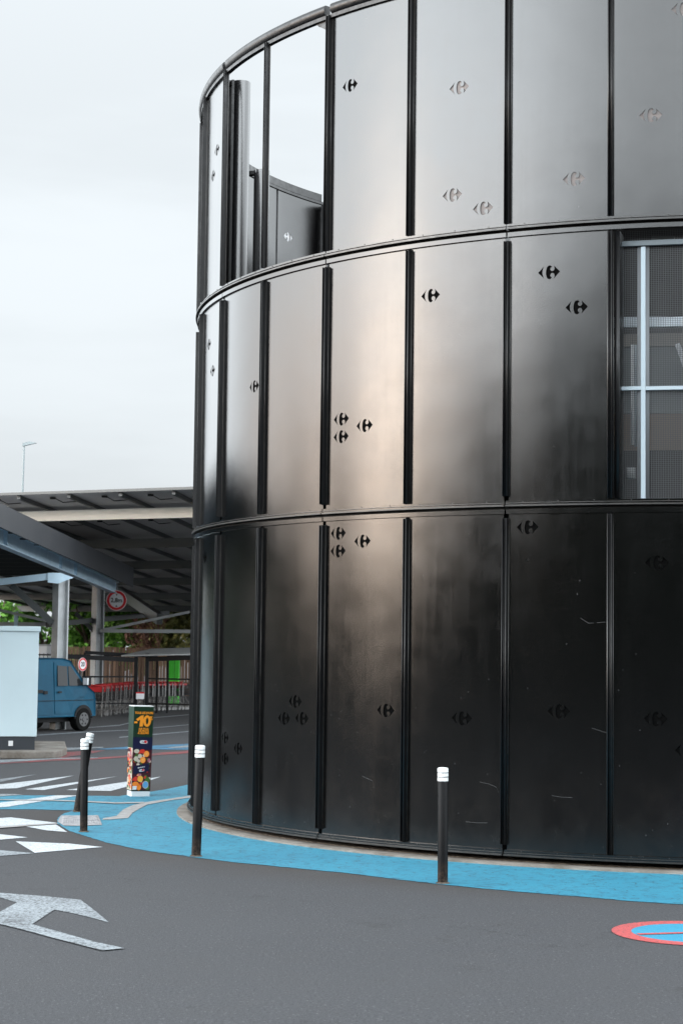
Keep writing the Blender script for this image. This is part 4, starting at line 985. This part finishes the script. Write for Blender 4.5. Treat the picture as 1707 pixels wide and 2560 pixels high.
# green ribbed cabinet and red signal behind the trolleys
Pg = gnd(435, 1755); Yg = 63.0; g0, g1 = atY(421, 1642, Yg), atY(449, 1642, Yg); zt = g0.z
gr = empty('green_cabinet', ((g0.x+g1.x)/2, Yg, 0)); tag(gr, 'bright green ribbed cabinet standing behind the trolleys', 'cabinet'); hwg = (g1.x-g0.x)/2
q = MB(); q.box((-hwg, 0, .03), (hwg, .35, zt)); q.build('body', m_green, gr)
q = MB()
for i in range(5):
    u = -hwg+2*hwg*(i+.5)/5; q.bar((u, -.012, .05), (u, -.012, zt-.10), .03, .022, (0, 1, 0))
q.build('rib', m_green, gr); q = MB(); q.box((-hwg-.02, -.03, zt+.001), (hwg+.02, .38, zt+.06)); q.build('lid', m_trim, gr)
Yr = 66; Pr = atY(429, 1628, Yr); sgn = empty('traffic_signal', (Pr.x, Yr, 0)); tag(sgn, 'black signal head with red lamp above the green cabinet', 'traffic signal')
q = MB(); q.box((-.09, 0, Pr.z-.12), (.09, .12, Pr.z+.14)); q.build('housing', m_trim, sgn); q = MB(); q.tube((0, .0, Pr.z), (0, -.07, Pr.z), .055, 14, .035); q.build('lamp', mat('red_signal_lamp', (.75, .03, .02), .4, emit=.6), sgn); q = MB(); q.tube((0, .06, 0), (0, .06, Pr.z-.12), .04, 10); q.build('pole', m_trim, sgn)

# white hut far left, black railing
Yh = 68; h0, h1 = atY(40, 1610, Yh), atY(118, 1610, Yh); hut = empty('white_hut', ((h0.x+h1.x)/2, Yh, 0)); hh = (h1.x-h0.x)/2
tag(hut, 'small white flat roofed hut half hidden behind the column', 'hut'); q = MB(); q.box((-hh, 0, 0), (hh, 2, h0.z-.06)); q.build('wall', m_whitep, hut); q = MB(); q.box((-hh-.05, -.05, h0.z-.059), (hh+.05, 2.05, h0.z)); q.build('roof', m_steel, hut)
q = MB(); q.box((-hh+.2, -.012, .9), (hh-.3, -.001, 1.5)); q.build('window', m_glass, hut)
Yf = 66; r0, r1 = atY(60, 1632, Yf), atY(342, 1630, Yf); rl = empty('railing', (r0.x, Yf, 0)); tag(rl, 'thin black railing with spiked uprights behind the trolley bay', 'railing')
q = MB(); Lr = r1.x-r0.x; q.bar((0, 0, r0.z-.06), (Lr, 0, r0.z-.06), .04, .05); q.bar((0, 0, .25), (Lr, 0, .25), .04, .05); q.build('rail', m_trim, rl)
q = MB(); n = int(Lr/.14)
for i in range(n+1): q.bar((Lr*i/n, 0, 0.02), (Lr*i/n, 0, r0.z), .018, .018, (0, 1, 0))
q.build('upright', m_trim, rl)

# brown slatted wooden fence
Yw = 74; w0, w1 = atY(90, 1655, Yw), atY(620, 1655, Yw); fe = empty('wooden_fence', (w0.x, Yw, 0)); tag(fe, 'tall brown slatted wooden fence behind the trolleys', 'fence'); zt = 1.98
q = MB(); Lf = w1.x-w0.x; x = 0; rw = random.Random(5)
while x < Lf:
    wd_ = rw.uniform(.085, .12); q.box((x, rw.uniform(0, .01), .05), (x+wd_, .03, zt-rw.uniform(0, .05))); x += wd_+rw.uniform(.012, .03)
q.build('slat_panel', m_wood, fe); q = MB()
for z in (.5, 1.5): q.box((0, .032, z), (Lf, .075, z+.09))
q.build('rail', m_wood, fe)
for i in range(5):
    q = MB(); q.box((Lf*i/4-.05, .08, 0), (Lf*i/4+.05, .18, zt)); q.build('post', m_wood, fe)

# ------------------------------------------------------------------ trees
def leaf_mesh(blobs, n, size, seed, flat=.6):
    rg = np.random.default_rng(seed); V = []; 
    vol = np.array([b_[3]*b_[4]*b_[5] for b_ in blobs]); pick = rg.choice(len(blobs), n, p=vol/vol.sum())
    d = rg.normal(size=(n, 3)); d /= np.linalg.norm(d, axis=1, keepdims=True); rad = rg.uniform(.55, 1.05, n)[:, None]
    B_ = np.array(blobs)[pick]; P = B_[:, :3]+d*rad*B_[:, 3:6]
    nrm = d*.6+rg.normal(size=(n, 3))*.7+np.array([0, 0, .35]); nrm /= np.linalg.norm(nrm, axis=1, keepdims=True)
    t = np.cross(nrm, rg.normal(size=(n, 3))); t /= np.linalg.norm(t, axis=1, keepdims=True); u = np.cross(nrm, t)
    s = size*rg.uniform(.6, 1.4, n)[:, None]
    Q = np.stack([P-t*s, P+u*s*.5, P+t*s, P-u*s*.5], 1).reshape(-1, 3)
    me = bpy.data.meshes.new('crown'); me.from_pydata(Q.tolist(), [], (np.arange(n*4).reshape(n, 4)).tolist()); return me
def tree(name, loc, hgt, wid, n, m, seed, label, group, lsize=.16, trunk_h=None):
    root = empty(name, loc); tag(root, label, 'tree', group); rg = random.Random(seed); th = hgt*.35
    q = MB(); q.tube((0, 0, 0), (.05, 0, th), .16, 10, .11)
    for i in range(6):
        a = i*1.05+rg.uniform(-.3, .3); q.tube((.05, 0, th*rg.uniform(.7, 1)), (wid*.33*math.cos(a), wid*.33*math.sin(a), hgt*rg.uniform(.55, .8)), .07, 7, .02)
    q.build('trunk', m_bark, root); bl = []
    for i in range(16):
        a = rg.uniform(0, 6.28); rr_ = wid*.42*math.sqrt(rg.random()); z = hgt*rg.uniform(.22, .85); s_ = wid*rg.uniform(.13, .24); bl.append((rr_*math.cos(a), rr_*math.sin(a), z, s_, s_, s_*.8))
    me = leaf_mesh(bl, n, lsize, seed); me.materials.append(m); o = bpy.data.objects.new('crown', me); C.objects.link(o); o.parent = root
    return root
Yt = 86
for i, (px, hgt, wid, m, lab, dy) in enumerate(((-20, 6.6, 5.0, m_leaf, 'leafy green tree behind the white hut', 0), (110, 6.2, 4.6, m_leaf, 'leafy green tree showing between the two steel columns', 3), (215, 6.4, 4.6, m_leaf, 'bright green bushy tree behind the pale second column', -2),
        (300, 5.8, 4.2, m_leaf, 'green tree rising over the brown fence beside bare branches', 1), (390, 6.0, 4.6, m_leaf2, 'olive tree with dry brown leaves over the brown fence', -1), (480, 6.2, 4.6, m_leaf2, 'yellowing tree next to the drum edge over the fence', 2), (590, 6.4, 4.8, m_leaf2, 'olive tree hidden mostly by the drum', 0))):
    P = atY(px, 1700, Yt+dy); tree('tree', (P.x, P.y, 0), hgt, wid, 4200, m, 20+i, lab, 'trees behind the car park', .15)
# bare brown branches in front of the crowns
Pb_ = atY(372, 1640, 79); br = empty('bare_shrub', (Pb_.x, 79, 0)); tag(br, 'bare brown branching shrub in front of the olive tree', 'shrub'); q = MB(); rb_ = random.Random(12)
def grow(p, d, L_, r_, n):
    e = p+d*L_; q.tube(p, e, r_, 6, r_*.7)
    if n: 
        for _ in range(3): grow(e, (d+Vector((rb_.uniform(-1, 1), rb_.uniform(-.5, .5), rb_.uniform(-.35, .6)))).normalized(), L_*.72, r_*.62, n-1)
grow(Vector((0, 0, 0)), Vector((.05, 0, 1)), 1.25, .09, 4); q.build('branches', m_brown, br)
me = leaf_mesh([(rb_.uniform(-1, 1), rb_.uniform(-.3, .3), rb_.uniform(1.6, 2.9), .35, .3, .3) for _ in range(9)], 380, .10, 5); me.materials.append(m_brown); o = bpy.data.objects.new('crown', me); C.objects.link(o); o.parent = br

# wooded edge of the car park behind and to the left of the camera, mirrored in the panels
def treeline(name, pts, hlo, hhi, n, seed, size=.5, tall=()):
    rg = random.Random(seed); bl = []
    for (x0, y0), (x1, y1) in zip(pts, pts[1:]):
        L_ = math.hypot(x1-x0, y1-y0); k = int(L_/1.5)
        for i in range(k):
            t = i/k; hgt = rg.uniform(hlo, hhi)
            for z in np.arange(.6, hgt, 1.5): bl.append((x0+(x1-x0)*t+rg.uniform(-.8, .8), y0+(y1-y0)*t+rg.uniform(-.8, .8), z, 1.5, 1.5, 1.2))
    for x, y, top, wd in tall: bl += [(x+rg.uniform(-.4, .4), y+rg.uniform(-.4, .4), z, wd*(1-.35*z/top), wd*(1-.35*z/top), 1.2) for z in np.arange(.8, top, .8)]
    me = leaf_mesh(bl, n, size, seed); me.materials.append(m_leaf3); o = bpy.data.objects.new(name, me); C.objects.link(o); tag(o, kind='stuff'); return o
treeline('treeline', [(-66, -6), (-50, -16), (-34, -22)], 9, 13.5, 18000, 8)
treeline('treeline', [(-34, -22), (-10, -28), (20, -30), (50, -22)], 12.0, 17, 56000, 3)
treeline('treeline', [(-50, 120), (-75, 60), (-82, 10), (-66, -6)], 5.8, 8.8, 40000, 4, tall=((-40, 28.8, 9.5, 1.5), (-41, 18.2, 9.8, 1.7)))
